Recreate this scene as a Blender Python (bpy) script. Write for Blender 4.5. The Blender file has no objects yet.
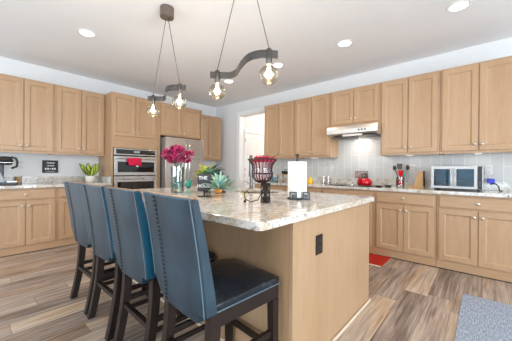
import bpy, bmesh, math, random
from mathutils import Vector, Matrix
random.seed(7)
S = bpy.context.scene
COL = S.collection
PI = math.pi

# ------------------------------------------------------------------ camera
cam_d = bpy.data.cameras.new('camera')
cam_d.sensor_width = 36.0
cam_d.lens = 258.02 * 36.0 / 512.0
cam_d.clip_start = 0.05
cam = bpy.data.objects.new('camera', cam_d)
COL.objects.link(cam)
YAW, PIT, ROL = 0.7239, -0.0019, 0.0071
fw = Vector((math.cos(YAW) * math.cos(PIT), math.sin(YAW) * math.cos(PIT), math.sin(PIT)))
rt = Vector((math.sin(YAW), -math.cos(YAW), 0))
up = rt.cross(fw)
r2 = rt * math.cos(ROL) + up * math.sin(ROL)
u2 = -rt * math.sin(ROL) + up * math.cos(ROL)
M = Matrix((r2, u2, -fw)).transposed().to_4x4()
M.translation = Vector((-4.2902, -5.192, 1.1396))
cam.matrix_world = M
S.camera = cam

# ------------------------------------------------------------------ exposure, world, daylight
S.view_settings.view_transform = 'Standard'
S.view_settings.look = 'None'
S.view_settings.gamma = 1
S.view_settings.use_curve_mapping = False
S.view_settings.exposure = -0.44
S.cycles.use_denoising = True
S.cycles.diffuse_bounces = 6
S.cycles.transparent_max_bounces = 16

W = bpy.data.worlds.new('world')
S.world = W
W.use_nodes = True
wn = W.node_tree.nodes
sky = wn.new('ShaderNodeTexSky')
sky.sky_type = 'HOSEK_WILKIE'
sky.turbidity = 3.0
sky.sun_direction = (0.3, 0.5, 0.8)
W.node_tree.links.new(sky.outputs['Color'], wn['Background'].inputs['Color'])
wn['Background'].inputs['Strength'].default_value = 0.6

XW, YW = -8.0, -9.0          # the far sides of the open-plan room
def area(name, loc, rot, sx, sy, power, color):
    d = bpy.data.lights.new(name, 'AREA')
    d.shape = 'RECTANGLE'; d.size = sx; d.size_y = sy
    d.energy = power; d.color = color
    o = bpy.data.objects.new(name, d)
    COL.objects.link(o); o.location = loc; o.rotation_euler = rot
    return o
# daylight in the window openings of the two walls behind the camera
DAY = (0.76, 0.89, 1.0)
area('daylight_west', (XW - 0.55, -3.4, 1.1), (0, -PI / 2 - .40, 0), 2.2, 5.0, 390, DAY)
area('daylight_south', (-4.2, YW - 0.55, 1.1), (PI / 2 + .54, 0, 0), 4.6, 2.2, 660, DAY)
DOWN_P = 17          # each recessed ceiling lamp
DOWN_C = (1.0, 0.71, 0.43)

# ------------------------------------------------------------------ helpers
def tag(o, label=None, cat=None, group=None, kind=None):
    if label: o['label'] = label
    if cat: o['category'] = cat
    if group: o['group'] = group
    if kind: o['kind'] = kind
    return o
def thing(name, label, cat, loc=(0, 0, 0), rz=0.0, group=None):
    o = bpy.data.objects.new(name, None)
    COL.objects.link(o)
    o.location = loc; o.rotation_euler = (0, 0, rz)
    o.empty_display_size = 0.1
    return tag(o, label, cat, group)
def obj(name, bm, mat, parent=None, smooth=None, bevel=0.0, seg=2):
    bmesh.ops.recalc_face_normals(bm, faces=bm.faces)
    me = bpy.data.meshes.new(name)
    bm.to_mesh(me); bm.free()
    o = bpy.data.objects.new(name, me)
    COL.objects.link(o)
    me.materials.append(mat)
    if parent: o.parent = parent
    if smooth is not None:
        me.shade_smooth()
        me.set_sharp_from_angle(angle=math.radians(smooth))
    if bevel:
        m = o.modifiers.new('bevel', 'BEVEL')
        m.width = bevel; m.segments = seg; m.limit_method = 'ANGLE'; m.angle_limit = math.radians(40)
    return o
def struct(name, bm, mat, **k):
    return tag(obj(name, bm, mat, **k), kind='structure')
def B(): return bmesh.new()
def box(bm, x0, x1, y0, y1, z0, z1):
    v = [bm.verts.new((x, y, z)) for x in (x0, x1) for y in (y0, y1) for z in (z0, z1)]
    for f in ((0, 1, 3, 2), (4, 6, 7, 5), (0, 4, 5, 1), (2, 3, 7, 6), (0, 2, 6, 4), (1, 5, 7, 3)):
        bm.faces.new([v[i] for i in f])
    return bm
def boxes(*l):
    bm = B()
    for b in l: box(bm, *b)
    return bm
def frame_of(d):
    d = Vector(d).normalized()
    a = Vector((0, 0, 1)) if abs(d.z) < 0.9 else Vector((1, 0, 0))
    u = d.cross(a).normalized()
    return u, d.cross(u).normalized()
def tube(bm, pts, r, n=8, closed=False):
    pts = [Vector(p) for p in pts]
    rs = r if isinstance(r, (list, tuple)) else [r] * len(pts)
    N = len(pts); rings = []; u = None
    for i, p in enumerate(pts):
        if closed: d = pts[(i + 1) % N] - pts[i - 1]
        else: d = pts[min(i + 1, N - 1)] - pts[max(i - 1, 0)]
        d.normalize()
        if u is None: u, w = frame_of(d)
        else:
            u = (u - d * u.dot(d)).normalized(); w = d.cross(u)
        rings.append([bm.verts.new(p + (u * math.cos(2 * PI * k / n) + w * math.sin(2 * PI * k / n)) * rs[i]) for k in range(n)])
    for i in range(N if closed else N - 1):
        a, b = rings[i], rings[(i + 1) % N]
        for k in range(n):
            bm.faces.new((a[k], a[(k + 1) % n], b[(k + 1) % n], b[k]))
    if not closed:
        bm.faces.new(rings[0][::-1]); bm.faces.new(rings[-1])
    return bm
def lathe(bm, prof, c=(0, 0, 0), n=24, axis='z'):
    """prof: (radius, height) from bottom to top"""
    c = Vector(c); rings = []
    for r, h in prof:
        ring = []
        for k in range(n):
            a = 2 * PI * k / n
            x, y = r * math.cos(a), r * math.sin(a)
            p = {'z': (x, y, h), '-y': (x, -h, y), 'y': (x, h, y), '-x': (-h, x, y), 'x': (h, x, y)}[axis]
            ring.append(bm.verts.new(c + Vector(p)))
        rings.append(ring)
    for a, b in zip(rings, rings[1:]):
        for k in range(n):
            bm.faces.new((a[k], a[(k + 1) % n], b[(k + 1) % n], b[k]))
    bm.faces.new(rings[0][::-1]); bm.faces.new(rings[-1])
    return bm
def ball(bm, c, r, sub=2, sc=(1, 1, 1)):
    m = Matrix.Translation(c) @ Matrix.Diagonal((r * sc[0], r * sc[1], r * sc[2], 1))
    bmesh.ops.create_icosphere(bm, subdivisions=sub, radius=1, matrix=m)
    return bm
def loft(bm, sections):
    """closed polygon sections (same count) skinned, capped"""
    rings = [[bm.verts.new(p) for p in s] for s in sections]
    n = len(rings[0])
    for a, b in zip(rings, rings[1:]):
        for k in range(n):
            bm.faces.new((a[k], a[(k + 1) % n], b[(k + 1) % n], b[k]))
    bm.faces.new(rings[0][::-1]); bm.faces.new(rings[-1])
    return bm
def prism(bm, poly, y0, y1):
    """polygon in xz swept along y"""
    return loft(bm, [[(x, y0, z) for x, z in poly], [(x, y1, z) for x, z in poly]])
def leaf(bm, base, d, L, w, droop=0.3, side=None, th=0.002):
    d = Vector(d).normalized(); base = Vector(base)
    s = Vector(side) if side else d.cross(Vector((0, 0, 1)))
    if s.length < 1e-3: s = Vector((1, 0, 0))
    s.normalize(); up_ = s.cross(d).normalized()
    n = 6; rows = []
    for i in range(n + 1):
        t = i / n
        c = base + d * L * t - Vector((0, 0, 1)) * droop * L * t * t
        ww = w * (math.sin(PI * min(1, t * 0.92 + 0.06)) ** 0.8) * 0.5
        rows.append([c - s * ww + up_ * ww * .35, c, c + s * ww + up_ * ww * .35])
    for off in (0, 1):
        vs = [[bm.verts.new(p - up_ * th * off) for p in r] for r in rows]
        for a, b in zip(vs, vs[1:]):
            for k in (0, 1):
                f = (a[k], a[k + 1], b[k + 1], b[k])
                bm.faces.new(f if not off else f[::-1])
    return bm

# ------------------------------------------------------------------ materials
def lin(r, g, b):
    f = lambda c: c / 12.92 if c <= 0.04045 else ((c + 0.055) / 1.055) ** 2.4
    return (f(r / 255), f(g / 255), f(b / 255), 1)
class Mat:
    def __init__(s, name):
        s.m = bpy.data.materials.new(name); s.m.use_nodes = True
        s.t = s.m.node_tree; s.n = s.t.nodes; s.b = s.n['Principled BSDF']
    def N(s, kind, **inp):
        n = s.n.new(kind)
        for k, v in inp.items():
            if k in ('operation', 'data_type', 'blend_type', 'feature', 'noise_dimensions', 'distance', 'wave_type', 'bands_direction', 'interpolation_type'): setattr(n, k, v)
        return n
    def L(s, a, b): s.t.links.new(a, b)
    def set(s, **k):
        for a, v in k.items(): s.b.inputs[a.replace('_', ' ')].default_value = v
        return s
def plain(name, col, rough=0.5, metal=0.0, spec=0.5, noise=0.0, scale=20.0, bump=0.0, **k):
    M_ = Mat(name)
    M_.set(Base_Color=col, Roughness=rough, Metallic=metal, Specular_IOR_Level=spec, **k)
    tc = M_.N('ShaderNodeTexCoord')
    nz = M_.N('ShaderNodeTexNoise'); nz.inputs['Scale'].default_value = scale; nz.inputs['Detail'].default_value = 4
    M_.L(tc.outputs['Object'], nz.inputs['Vector'])
    rp = M_.N('ShaderNodeValToRGB')
    a = max(0.0, noise)
    rp.color_ramp.elements[0].position = 0.3; rp.color_ramp.elements[1].position = 0.7
    rp.color_ramp.elements[0].color = tuple(c * (1 - a) for c in col[:3]) + (1,)
    rp.color_ramp.elements[1].color = tuple(min(1, c * (1 + a)) for c in col[:3]) + (1,)
    M_.L(nz.outputs['Fac'], rp.inputs['Fac']); M_.L(rp.outputs['Color'], M_.b.inputs['Base Color'])
    if bump:
        bp = M_.N('ShaderNodeBump'); bp.inputs['Strength'].default_value = bump; bp.inputs['Distance'].default_value = 0.002
        M_.L(nz.outputs['Fac'], bp.inputs['Height']); M_.L(bp.outputs['Normal'], M_.b.inputs['Normal'])
    return M_.m
def emit(name, col, strength):
    M_ = Mat(name)
    M_.set(Base_Color=(0, 0, 0, 1), Emission_Color=col, Emission_Strength=strength)
    return M_.m
def glass(name, tint=(1, 1, 1, 1), refl=0.12, rough=0.02):
    M_ = Mat(name); n = M_.n
    n.remove(M_.b)
    tr = n.new('ShaderNodeBsdfTransparent'); tr.inputs['Color'].default_value = tint
    gl = n.new('ShaderNodeBsdfGlossy'); gl.inputs['Roughness'].default_value = rough
    lw = n.new('ShaderNodeLayerWeight'); lw.inputs['Blend'].default_value = 0.35
    mx = n.new('ShaderNodeMixShader')
    mr = n.new('ShaderNodeMapRange'); mr.inputs['To Min'].default_value = refl * .4; mr.inputs['To Max'].default_value = min(1, refl * 5)
    M_.L(lw.outputs['Fresnel'], mr.inputs['Value']); M_.L(mr.outputs['Result'], mx.inputs['Fac'])
    M_.L(tr.outputs[0], mx.inputs[1]); M_.L(gl.outputs[0], mx.inputs[2])
    M_.L(mx.outputs[0], n['Material Output'].inputs['Surface'])
    return M_.m
def wood(name, c1, c2, c3, rough=0.38, grain=(14, 14, 1.4)):
    M_ = Mat(name)
    tc = M_.N('ShaderNodeTexCoord'); mp = M_.N('ShaderNodeMapping'); mp.inputs['Scale'].default_value = grain
    M_.L(tc.outputs['Object'], mp.inputs['Vector'])
    n1 = M_.N('ShaderNodeTexNoise'); n1.inputs['Scale'].default_value = 3.0; n1.inputs['Detail'].default_value = 6; n1.inputs['Distortion'].default_value = 0.6
    n2 = M_.N('ShaderNodeTexNoise'); n2.inputs['Scale'].default_value = 0.28; n2.inputs['Detail'].default_value = 3
    M_.L(mp.outputs['Vector'], n1.inputs['Vector']); M_.L(mp.outputs['Vector'], n2.inputs['Vector'])
    ad = M_.N('ShaderNodeMath', operation='ADD')
    M_.L(n1.outputs['Fac'], ad.inputs[0]); M_.L(n2.outputs['Fac'], ad.inputs[1])
    hf = M_.N('ShaderNodeMath', operation='MULTIPLY'); hf.inputs[1].default_value = 0.5
    M_.L(ad.outputs[0], hf.inputs[0])
    rp = M_.N('ShaderNodeValToRGB'); e = rp.color_ramp.elements
    e[0].position = 0.36; e[0].color = c1; e[1].position = 0.66; e[1].color = c3
    m_ = e.new(0.5); m_.color = c2
    M_.L(hf.outputs[0], rp.inputs['Fac']); M_.L(rp.outputs['Color'], M_.b.inputs['Base Color'])
    M_.set(Roughness=rough, Specular_IOR_Level=0.4)
    return M_.m
def granite(name, base, tan, grey, dark, rough=0.09):
    M_ = Mat(name)
    tc = M_.N('ShaderNodeTexCoord')
    a = M_.N('ShaderNodeTexNoise'); a.inputs['Scale'].default_value = 9; a.inputs['Detail'].default_value = 6; a.inputs['Roughness'].default_value = 0.7
    b = M_.N('ShaderNodeTexNoise'); b.inputs['Scale'].default_value = 38; b.inputs['Detail'].default_value = 4; b.inputs['Roughness'].default_value = 0.65
    v = M_.N('ShaderNodeTexNoise'); v.inputs['Scale'].default_value = 75; v.inputs['Detail'].default_value = 3
    for t in (a, b, v): M_.L(tc.outputs['Object'], t.inputs['Vector'])
    def step(src, lo, hi):
        r = M_.N('ShaderNodeMapRange'); r.inputs['From Min'].default_value = lo; r.inputs['From Max'].default_value = hi
        M_.L(src, r.inputs['Value']); return r.outputs['Result']
    def mix(f, c0, c1):
        m_ = M_.n.new('ShaderNodeMix'); m_.data_type = 'RGBA'
        M_.L(f, m_.inputs[0])
        for s_, c in ((6, c0), (7, c1)):
            if isinstance(c, tuple): m_.inputs[s_].default_value = c
            else: M_.L(c, m_.inputs[s_])
        return m_.outputs[2]
    c = mix(step(a.outputs['Fac'], .46, .62), base, tan)
    c = mix(step(b.outputs['Fac'], .55, .66), c, grey)
    c = mix(step(v.outputs['Fac'], .62, .72), c, dark)
    M_.L(c, M_.b.inputs['Base Color'])
    M_.set(Roughness=rough, Specular_IOR_Level=0.5)
    return M_.m
def floor_mat():
    M_ = Mat('plank_floor')
    tc = M_.N('ShaderNodeTexCoord'); sx = M_.N('ShaderNodeSeparateXYZ')
    M_.L(tc.outputs['Object'], sx.inputs[0])
    def m(op, a, b=None, c=None):
        n = M_.N('ShaderNodeMath', operation=op)
        for i, v in enumerate((a, b, c)):
            if v is None: continue
            if isinstance(v, (int, float)): n.inputs[i].default_value = v
            else: M_.L(v, n.inputs[i])
        return n.outputs[0]
    yy = m('DIVIDE', sx.outputs['Y'], 0.185)
    row = m('FLOOR', yy); fy = m('FRACT', yy)
    wn_ = M_.N('ShaderNodeTexWhiteNoise'); wn_.noise_dimensions = '1D'; M_.L(row, wn_.inputs['W'])
    off = m('MULTIPLY', wn_.outputs['Value'], 7.0)
    xx = m('ADD', m('DIVIDE', sx.outputs['X'], 1.22), off)
    colm = m('FLOOR', xx); fx = m('FRACT', xx)
    cb = M_.N('ShaderNodeCombineXYZ'); M_.L(row, cb.inputs[0]); M_.L(colm, cb.inputs[1])
    w2 = M_.N('ShaderNodeTexWhiteNoise'); w2.noise_dimensions = '2D'; M_.L(cb.outputs[0], w2.inputs['Vector'])
    rnd = w2.outputs['Value']
    # stretched grain, shifted per board
    cb2 = M_.N('ShaderNodeCombineXYZ')
    M_.L(m('ADD', m('MULTIPLY', sx.outputs['X'], 1.6), m('MULTIPLY', rnd, 37.0)), cb2.inputs[0])
    M_.L(m('MULTIPLY', sx.outputs['Y'], 30.0), cb2.inputs[1])
    M_.L(m('MULTIPLY', rnd, 11.0), cb2.inputs[2])
    g = M_.N('ShaderNodeTexNoise'); g.inputs['Scale'].default_value = 1.3; g.inputs['Detail'].default_value = 8; g.inputs['Roughness'].default_value = 0.62; g.inputs['Distortion'].default_value = 0.35
    M_.L(cb2.outputs[0], g.inputs['Vector'])
    f = m('ADD', m('MULTIPLY', rnd, 0.34), m('MULTIPLY', m('SUBTRACT', g.outputs['Fac'], 0.5), 1.5))
    f = m('ADD', f, 0.32)
    rp = M_.N('ShaderNodeValToRGB'); e = rp.color_ramp.elements
    e[0].position = 0.0; e[0].color = lin(84, 70, 62)
    e[1].position = 1.0; e[1].color = lin(231, 210, 188)
    for p_, c in ((0.25, lin(127, 110, 99)), (0.5, lin(169, 151, 138)), (0.75, lin(201, 181, 160))):
        q = e.new(p_); q.color = c
    M_.L(f, rp.inputs['Fac'])
    # warm tan streaks
    t_ = M_.N('ShaderNodeTexNoise'); t_.inputs['Scale'].default_value = 1.1; t_.inputs['Detail'].default_value = 4
    cb3 = M_.N('ShaderNodeCombineXYZ')
    M_.L(m('ADD', m('MULTIPLY', sx.outputs['X'], 1.2), m('MULTIPLY', rnd, 91.0)), cb3.inputs[0]); M_.L(m('MULTIPLY', sx.outputs['Y'], 5.0), cb3.inputs[1])
    M_.L(cb3.outputs[0], t_.inputs['Vector'])
    mr = M_.N('ShaderNodeMapRange'); mr.inputs['From Min'].default_value = .5; mr.inputs['From Max'].default_value = .72
    M_.L(t_.outputs['Fac'], mr.inputs['Value'])
    mx = M_.n.new('ShaderNodeMix'); mx.data_type = 'RGBA'; mx.blend_type = 'MULTIPLY'
    M_.L(m('MULTIPLY', mr.outputs['Result'], 0.9), mx.inputs[0]); M_.L(rp.outputs['Color'], mx.inputs[6])
    mx.inputs[7].default_value = (1.0, 0.80, 0.56, 1)
    # joints
    ey = m('MINIMUM', fy, m('SUBTRACT', 1.0, fy)); ex = m('MINIMUM', fx, m('SUBTRACT', 1.0, fx))
    jt = m('MAXIMUM', m('LESS_THAN', ey, 0.010), m('LESS_THAN', ex, 0.0016))
    mj = M_.n.new('ShaderNodeMix'); mj.data_type = 'RGBA'
    M_.L(m('MULTIPLY', jt, 0.6), mj.inputs[0]); M_.L(mx.outputs[2], mj.inputs[6]); mj.inputs[7].default_value = lin(68, 56, 50)
    M_.L(mj.outputs[2], M_.b.inputs['Base Color'])
    bp = M_.N('ShaderNodeBump'); bp.inputs['Strength'].default_value = 0.12; bp.inputs['Distance'].default_value = 0.002
    M_.L(g.outputs['Fac'], bp.inputs['Height']); M_.L(bp.outputs['Normal'], M_.b.inputs['Normal'])
    M_.set(Roughness=0.42, Specular_IOR_Level=0.35)
    return M_.m
def tile_mat():
    M_ = Mat('white_tile')
    tc = M_.N('ShaderNodeTexCoord'); sx = M_.N('ShaderNodeSeparateXYZ'); cb = M_.N('ShaderNodeCombineXYZ')
    M_.L(tc.outputs['Object'], sx.inputs[0]); M_.L(sx.outputs['Z'], cb.inputs[0]); M_.L(sx.outputs['Y'], cb.inputs[1])
    br = M_.N('ShaderNodeTexBrick'); br.offset = 0.5; br.squash = 1
    br.inputs['Scale'].default_value = 1; br.inputs['Brick Width'].default_value = 0.40; br.inputs['Row Height'].default_value = 0.122
    br.inputs['Mortar Size'].default_value = 0.004; br.inputs['Mortar Smooth'].default_value = 0.1
    br.inputs['Color1'].default_value = lin(190, 188, 185); br.inputs['Color2'].default_value = lin(199, 197, 194); br.inputs['Mortar'].default_value = lin(213, 212, 209)
    M_.L(cb.outputs[0], br.inputs['Vector']); M_.L(br.outputs['Color'], M_.b.inputs['Base Color'])
    bp = M_.N('ShaderNodeBump'); bp.inputs['Strength'].default_value = 0.3; bp.inputs['Distance'].default_value = 0.002; bp.invert = True
    M_.L(br.outputs['Fac'], bp.inputs['Height']); M_.L(bp.outputs['Normal'], M_.b.inputs['Normal'])
    M_.set(Roughness=0.28, Specular_IOR_Level=0.3)
    return M_.m
def rug_mat():
    M_ = Mat('grey_rug')
    tc = M_.N('ShaderNodeTexCoord'); mp = M_.N('ShaderNodeMapping'); mp.inputs['Scale'].default_value = (14, 110, 1)
    M_.L(tc.outputs['Object'], mp.inputs['Vector'])
    nz = M_.N('ShaderNodeTexNoise'); nz.inputs['Scale'].default_value = 1.6; nz.inputs['Detail'].default_value = 5
    M_.L(mp.outputs['Vector'], nz.inputs['Vector'])
    rp = M_.N('ShaderNodeValToRGB'); e = rp.color_ramp.elements
    e[0].position = 0.35; e[0].color = lin(126, 136, 150); e[1].position = 0.68; e[1].color = lin(182, 190, 203)
    M_.L(nz.outputs['Fac'], rp.inputs['Fac']); M_.L(rp.outputs['Color'], M_.b.inputs['Base Color'])
    bp = M_.N('ShaderNodeBump'); bp.inputs['Strength'].default_value = 0.6; bp.inputs['Distance'].default_value = 0.004
    M_.L(nz.outputs['Fac'], bp.inputs['Height']); M_.L(bp.outputs['Normal'], M_.b.inputs['Normal'])
    M_.set(Roughness=0.95, Specular_IOR_Level=0.1)
    return M_.m
def leather_mat(name, c0, c1, rough):
    M_ = Mat(name)
    tc = M_.N('ShaderNodeTexCoord')
    nz = M_.N('ShaderNodeTexNoise'); nz.inputs['Scale'].default_value = 5; nz.inputs['Detail'].default_value = 5
    fn = M_.N('ShaderNodeTexNoise'); fn.inputs['Scale'].default_value = 160
    M_.L(tc.outputs['Object'], nz.inputs['Vector']); M_.L(tc.outputs['Object'], fn.inputs['Vector'])
    rp = M_.N('ShaderNodeValToRGB'); e = rp.color_ramp.elements
    e[0].position = 0.3; e[0].color = c0; e[1].position = 0.72; e[1].color = c1
    M_.L(nz.outputs['Fac'], rp.inputs['Fac']); M_.L(rp.outputs['Color'], M_.b.inputs['Base Color'])
    rr = M_.N('ShaderNodeMapRange'); rr.inputs['To Min'].default_value = rough - .06; rr.inputs['To Max'].default_value = rough + .08
    M_.L(nz.outputs['Fac'], rr.inputs['Value']); M_.L(rr.outputs['Result'], M_.b.inputs['Roughness'])
    bp = M_.N('ShaderNodeBump'); bp.inputs['Strength'].default_value = 0.12; bp.inputs['Distance'].default_value = 0.001
    M_.L(fn.outputs['Fac'], bp.inputs['Height']); M_.L(bp.outputs['Normal'], M_.b.inputs['Normal'])
    return M_.m
def brushed(name, col, rough, scale=(1, 1, 60)):
    M_ = Mat(name)
    M_.set(Base_Color=col, Metallic=1.0, Roughness=rough)
    tc = M_.N('ShaderNodeTexCoord'); mp = M_.N('ShaderNodeMapping'); mp.inputs['Scale'].default_value = scale
    nz = M_.N('ShaderNodeTexNoise'); nz.inputs['Scale'].default_value = 6; nz.inputs['Detail'].default_value = 4
    M_.L(tc.outputs['Object'], mp.inputs['Vector']); M_.L(mp.outputs['Vector'], nz.inputs['Vector'])
    rr = M_.N('ShaderNodeMapRange'); rr.inputs['To Min'].default_value = rough * .7; rr.inputs['To Max'].default_value = rough * 1.35
    M_.L(nz.outputs['Fac'], rr.inputs['Value']); M_.L(rr.outputs['Result'], M_.b.inputs['Roughness'])
    return M_.m

m_wall = plain('wall_paint', lin(225, 225, 225), 0.7, noise=0.01, scale=3, spec=.25)
m_ceil = plain('ceiling_paint', lin(236, 236, 237), 0.85, noise=0.01, scale=3, spec=.15)
m_trim = plain('white_trim', lin(238, 238, 236), 0.4, noise=0.005)
m_floor = floor_mat()
m_tile = tile_mat()
m_maple = wood('maple', lin(173, 138, 104), lin(179, 145, 111), lin(185, 152, 119))
m_maple_h = wood('maple_horizontal', lin(173, 138, 104), lin(179, 145, 111), lin(185, 152, 119), grain=(1.4, 14, 14))
m_gran = granite('island_granite', lin(216, 209, 200), lin(198, 176, 150), lin(142, 136, 132), lin(88, 76, 70))
m_gran2 = granite('wall_granite', lin(214, 211, 206), lin(190, 176, 156), lin(140, 138, 136), lin(84, 78, 74))
m_steel = brushed('stainless', lin(205, 203, 200), 0.26)
m_steel_d = brushed('fridge_steel', lin(206, 202, 198), 0.3)
m_chrome = plain('chrome', lin(225, 225, 226), 0.1, 1.0, noise=0.01)
m_nickel = plain('satin_nickel', lin(205, 196, 184), 0.28, 1.0, noise=0.02)
m_fsteel = brushed('faucet_steel', lin(124, 124, 126), .3)
m_black = plain('black_plastic', lin(22, 22, 24), 0.35, noise=0.1)
m_blackglass = plain('black_glass', lin(26, 22, 20), 0.05, noise=0.05)
m_iron = plain('bronzed_iron', lin(62, 52, 46), 0.5, 0.7, noise=0.25, scale=40)
m_fixture = plain('weathered_grey_metal', lin(82, 77, 74), 0.45, 0.6, noise=0.15, scale=30)
m_cord = plain('cord', lin(92, 82, 72), 0.7, noise=0.05)
m_espresso = wood('espresso_wood', lin(22, 14, 12), lin(30, 20, 16), lin(42, 28, 23), 0.4, (20, 20, 2))
m_leather = leather_mat('blue_leather', lin(18, 36, 48), lin(54, 76, 90), 0.34)
m_side = leather_mat('teal_side_leather', lin(6, 62, 86), lin(14, 82, 108), 0.38)
m_seat = leather_mat('dark_seat_leather', lin(20, 24, 30), lin(34, 41, 50), 0.26)
m_tan = leather_mat('tan_painted_reflection', lin(150, 104, 62), lin(186, 138, 88), 0.4)
m_pipe = plain('pale_piping', lin(96, 116, 126), 0.4, noise=0.05)
m_lace = plain('black_lacing', lin(20, 22, 26), 0.5)
m_white = plain('white_plastic', lin(240, 240, 238), 0.4, noise=0.005)
m_paper = plain('paper', lin(250, 249, 247), 0.95, noise=0.01, scale=60, bump=0.3, spec=.1)
m_glass = glass('clear_glass', (0.96, 0.98, 0.98, 1), 0.16)
m_bulb = glass('amber_bulb_glass', (1.0, 0.94, 0.82, 1), 0.16)
m_fil = emit('glowing_filament', (1.0, 0.66, 0.30, 1), 60)
m_lamp = emit('lamp_diffuser', (1.0, 0.95, 0.88, 1), 9)
m_tank = plain('grey_tank', lin(150, 154, 162), .35, noise=.03)
m_puck = emit('puck_lens', (1.0, 0.95, 0.88, 1), 1.3)
m_red = plain('red_enamel', lin(196, 16, 30), 0.2, noise=0.03)
m_redcloth = plain('red_cloth', lin(206, 22, 66), 0.9, noise=0.12, scale=60, bump=.4)
m_redrug = plain('red_mat', lin(178, 48, 36), 0.95, noise=0.15, scale=60, bump=.5, spec=.1)
m_rug = rug_mat()
m_mag = plain('magenta_petals', lin(186, 44, 104), 0.7, noise=0.3, scale=25)
m_mag2 = plain('deep_pink_petals', lin(160, 24, 82), 0.7, noise=0.3, scale=25)
m_stem = plain('flower_stem', lin(96, 120, 96), 0.6, noise=0.1)
m_green = plain('leaf_green', lin(86, 124, 60), 0.5, noise=0.3, scale=20)
m_lime = plain('lime_leaf', lin(204, 206, 70), 0.5, noise=0.3, scale=22)
m_varieg = plain('variegated_leaf', lin(86, 124, 40), 0.45, noise=0.6, scale=30)
m_slate = plain('slate_leaf', lin(70, 92, 100), .5, noise=.3)
m_teal = plain('teal_leaf', lin(132, 188, 184), 0.5, noise=0.25, scale=20)
m_sage = plain('sage_leaf', lin(184, 204, 178), 0.55, noise=0.25, scale=25)
m_tealglass = plain('teal_glass', lin(30, 150, 130), 0.1, noise=0.3, scale=30)
m_yellow = plain('yellow_plastic', lin(238, 186, 20), 0.4, noise=0.05)
m_orange = plain('orange_fruit', lin(206, 140, 56), 0.5, noise=0.1)
m_lightwood = wood('light_wood', lin(176, 134, 84), lin(196, 154, 102), lin(212, 174, 122), 0.5)
m_blue = plain('blue_plastic', lin(20, 40, 190), 0.3, noise=0.05)
m_paleblue = glass('pale_blue_plastic', (0.62, 0.82, 0.94, 1), 0.14)
m_cyan = plain('oven_interior', lin(70, 98, 112), 0.3, 0.6, noise=0.2)
m_ceramic = plain('white_ceramic', lin(232, 228, 220), 0.25, noise=0.02)
m_soil = plain('soil', lin(60, 46, 36), 0.95, noise=0.3, scale=60)
m_grey = plain('grey_board', lin(130, 122, 118), 0.6, noise=0.2, scale=40)
m_clock = emit('oven_display', (0.75, 0.85, 0.9, 1), 0.6)
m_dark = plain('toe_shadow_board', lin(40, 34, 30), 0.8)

# ------------------------------------------------------------------ the setting
H = 2.734
struct('floor', boxes((XW, 2.6, YW, 1.5, -0.1, 0)), m_floor)
struct('ceiling', boxes((XW, 2.6, YW, 1.5, H, H + 0.1)), m_ceil)
struct('wall_left', boxes((XW, 0.12, 0, 0.12, 0, H)), m_wall)
OY0, OY1, OZ = -1.70, -0.885, 2.405       # cased opening in the right wall
bm = boxes((0, 0.12, YW, OY0, 0, H), (0, 0.12, OY1, -0.0005, 0, H), (0, 0.12, OY0, OY1, OZ, H))
struct('wall_right', bm, m_wall)
bm = boxes((XW - .1, XW, YW, -5.9, 0, H), (XW - .1, XW, -.9, 0, 0, H), (XW - .1, XW, -5.9, -.9, 0, 0.3), (XW - .1, XW, -5.9, -.9, 2.4, H))
struct('wall_west', bm, m_wall)
bm = boxes((XW, -6.5, YW - .1, YW, 0, H), (-1.9, 0.1, YW - .1, YW, 0, H), (-6.5, -1.9, YW - .1, YW, 0, 0.3), (-6.5, -1.9, YW - .1, YW, 2.4, H))
struct('wall_south', bm, m_wall)
bm = B()
for y in (-5.9, -4.23, -2.57, -.95): box(bm, XW - .09, XW - .02, y, y + .05, 0.3, 2.4)
for z in (0.3, 1.35, 2.35): box(bm, XW - .085, XW - .025, -5.9, -.9, z, z + .05)
struct('window_1', bm, m_trim)
bm = B()
for x in (-6.5, -4.97, -3.43, -1.95): box(bm, x, x + .05, YW - .09, YW - .02, 0.3, 2.4)
for z in (0.3, 1.35, 2.35): box(bm, -6.5, -1.9, YW - .085, YW - .025, z, z + .05)
struct('window_2', bm, m_trim)
# hall behind the opening
struct('wall_hall', boxes((0.12, 2.4, -0.90, -0.80, 0, H), (2.3, 2.4, -3.2, -0.90, 0, H), (0.12, 2.4, -3.3, -3.2, 0, H)), m_wall)
bm = B()
c = 0.085
for y0, y1, z0, z1 in ((OY1, OY1 + c, 0, OZ + c), (OY0 - c, OY0, 0, OZ + c), (OY0, OY1, OZ, OZ + c)):
    box(bm, -0.02, -0.0005, y0, y1, z0, z1)
box(bm, 0, 0.12, OY1 - .012, OY1 - .0005, 0, OZ); box(bm, 0, 0.12, OY0, OY0 + .012, 0, OZ); box(bm, 0, 0.12, OY0 + .012, OY1 - .012, OZ - .012, OZ - .0005)
struct('trim_1', bm, m_trim, bevel=0.003)
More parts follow.
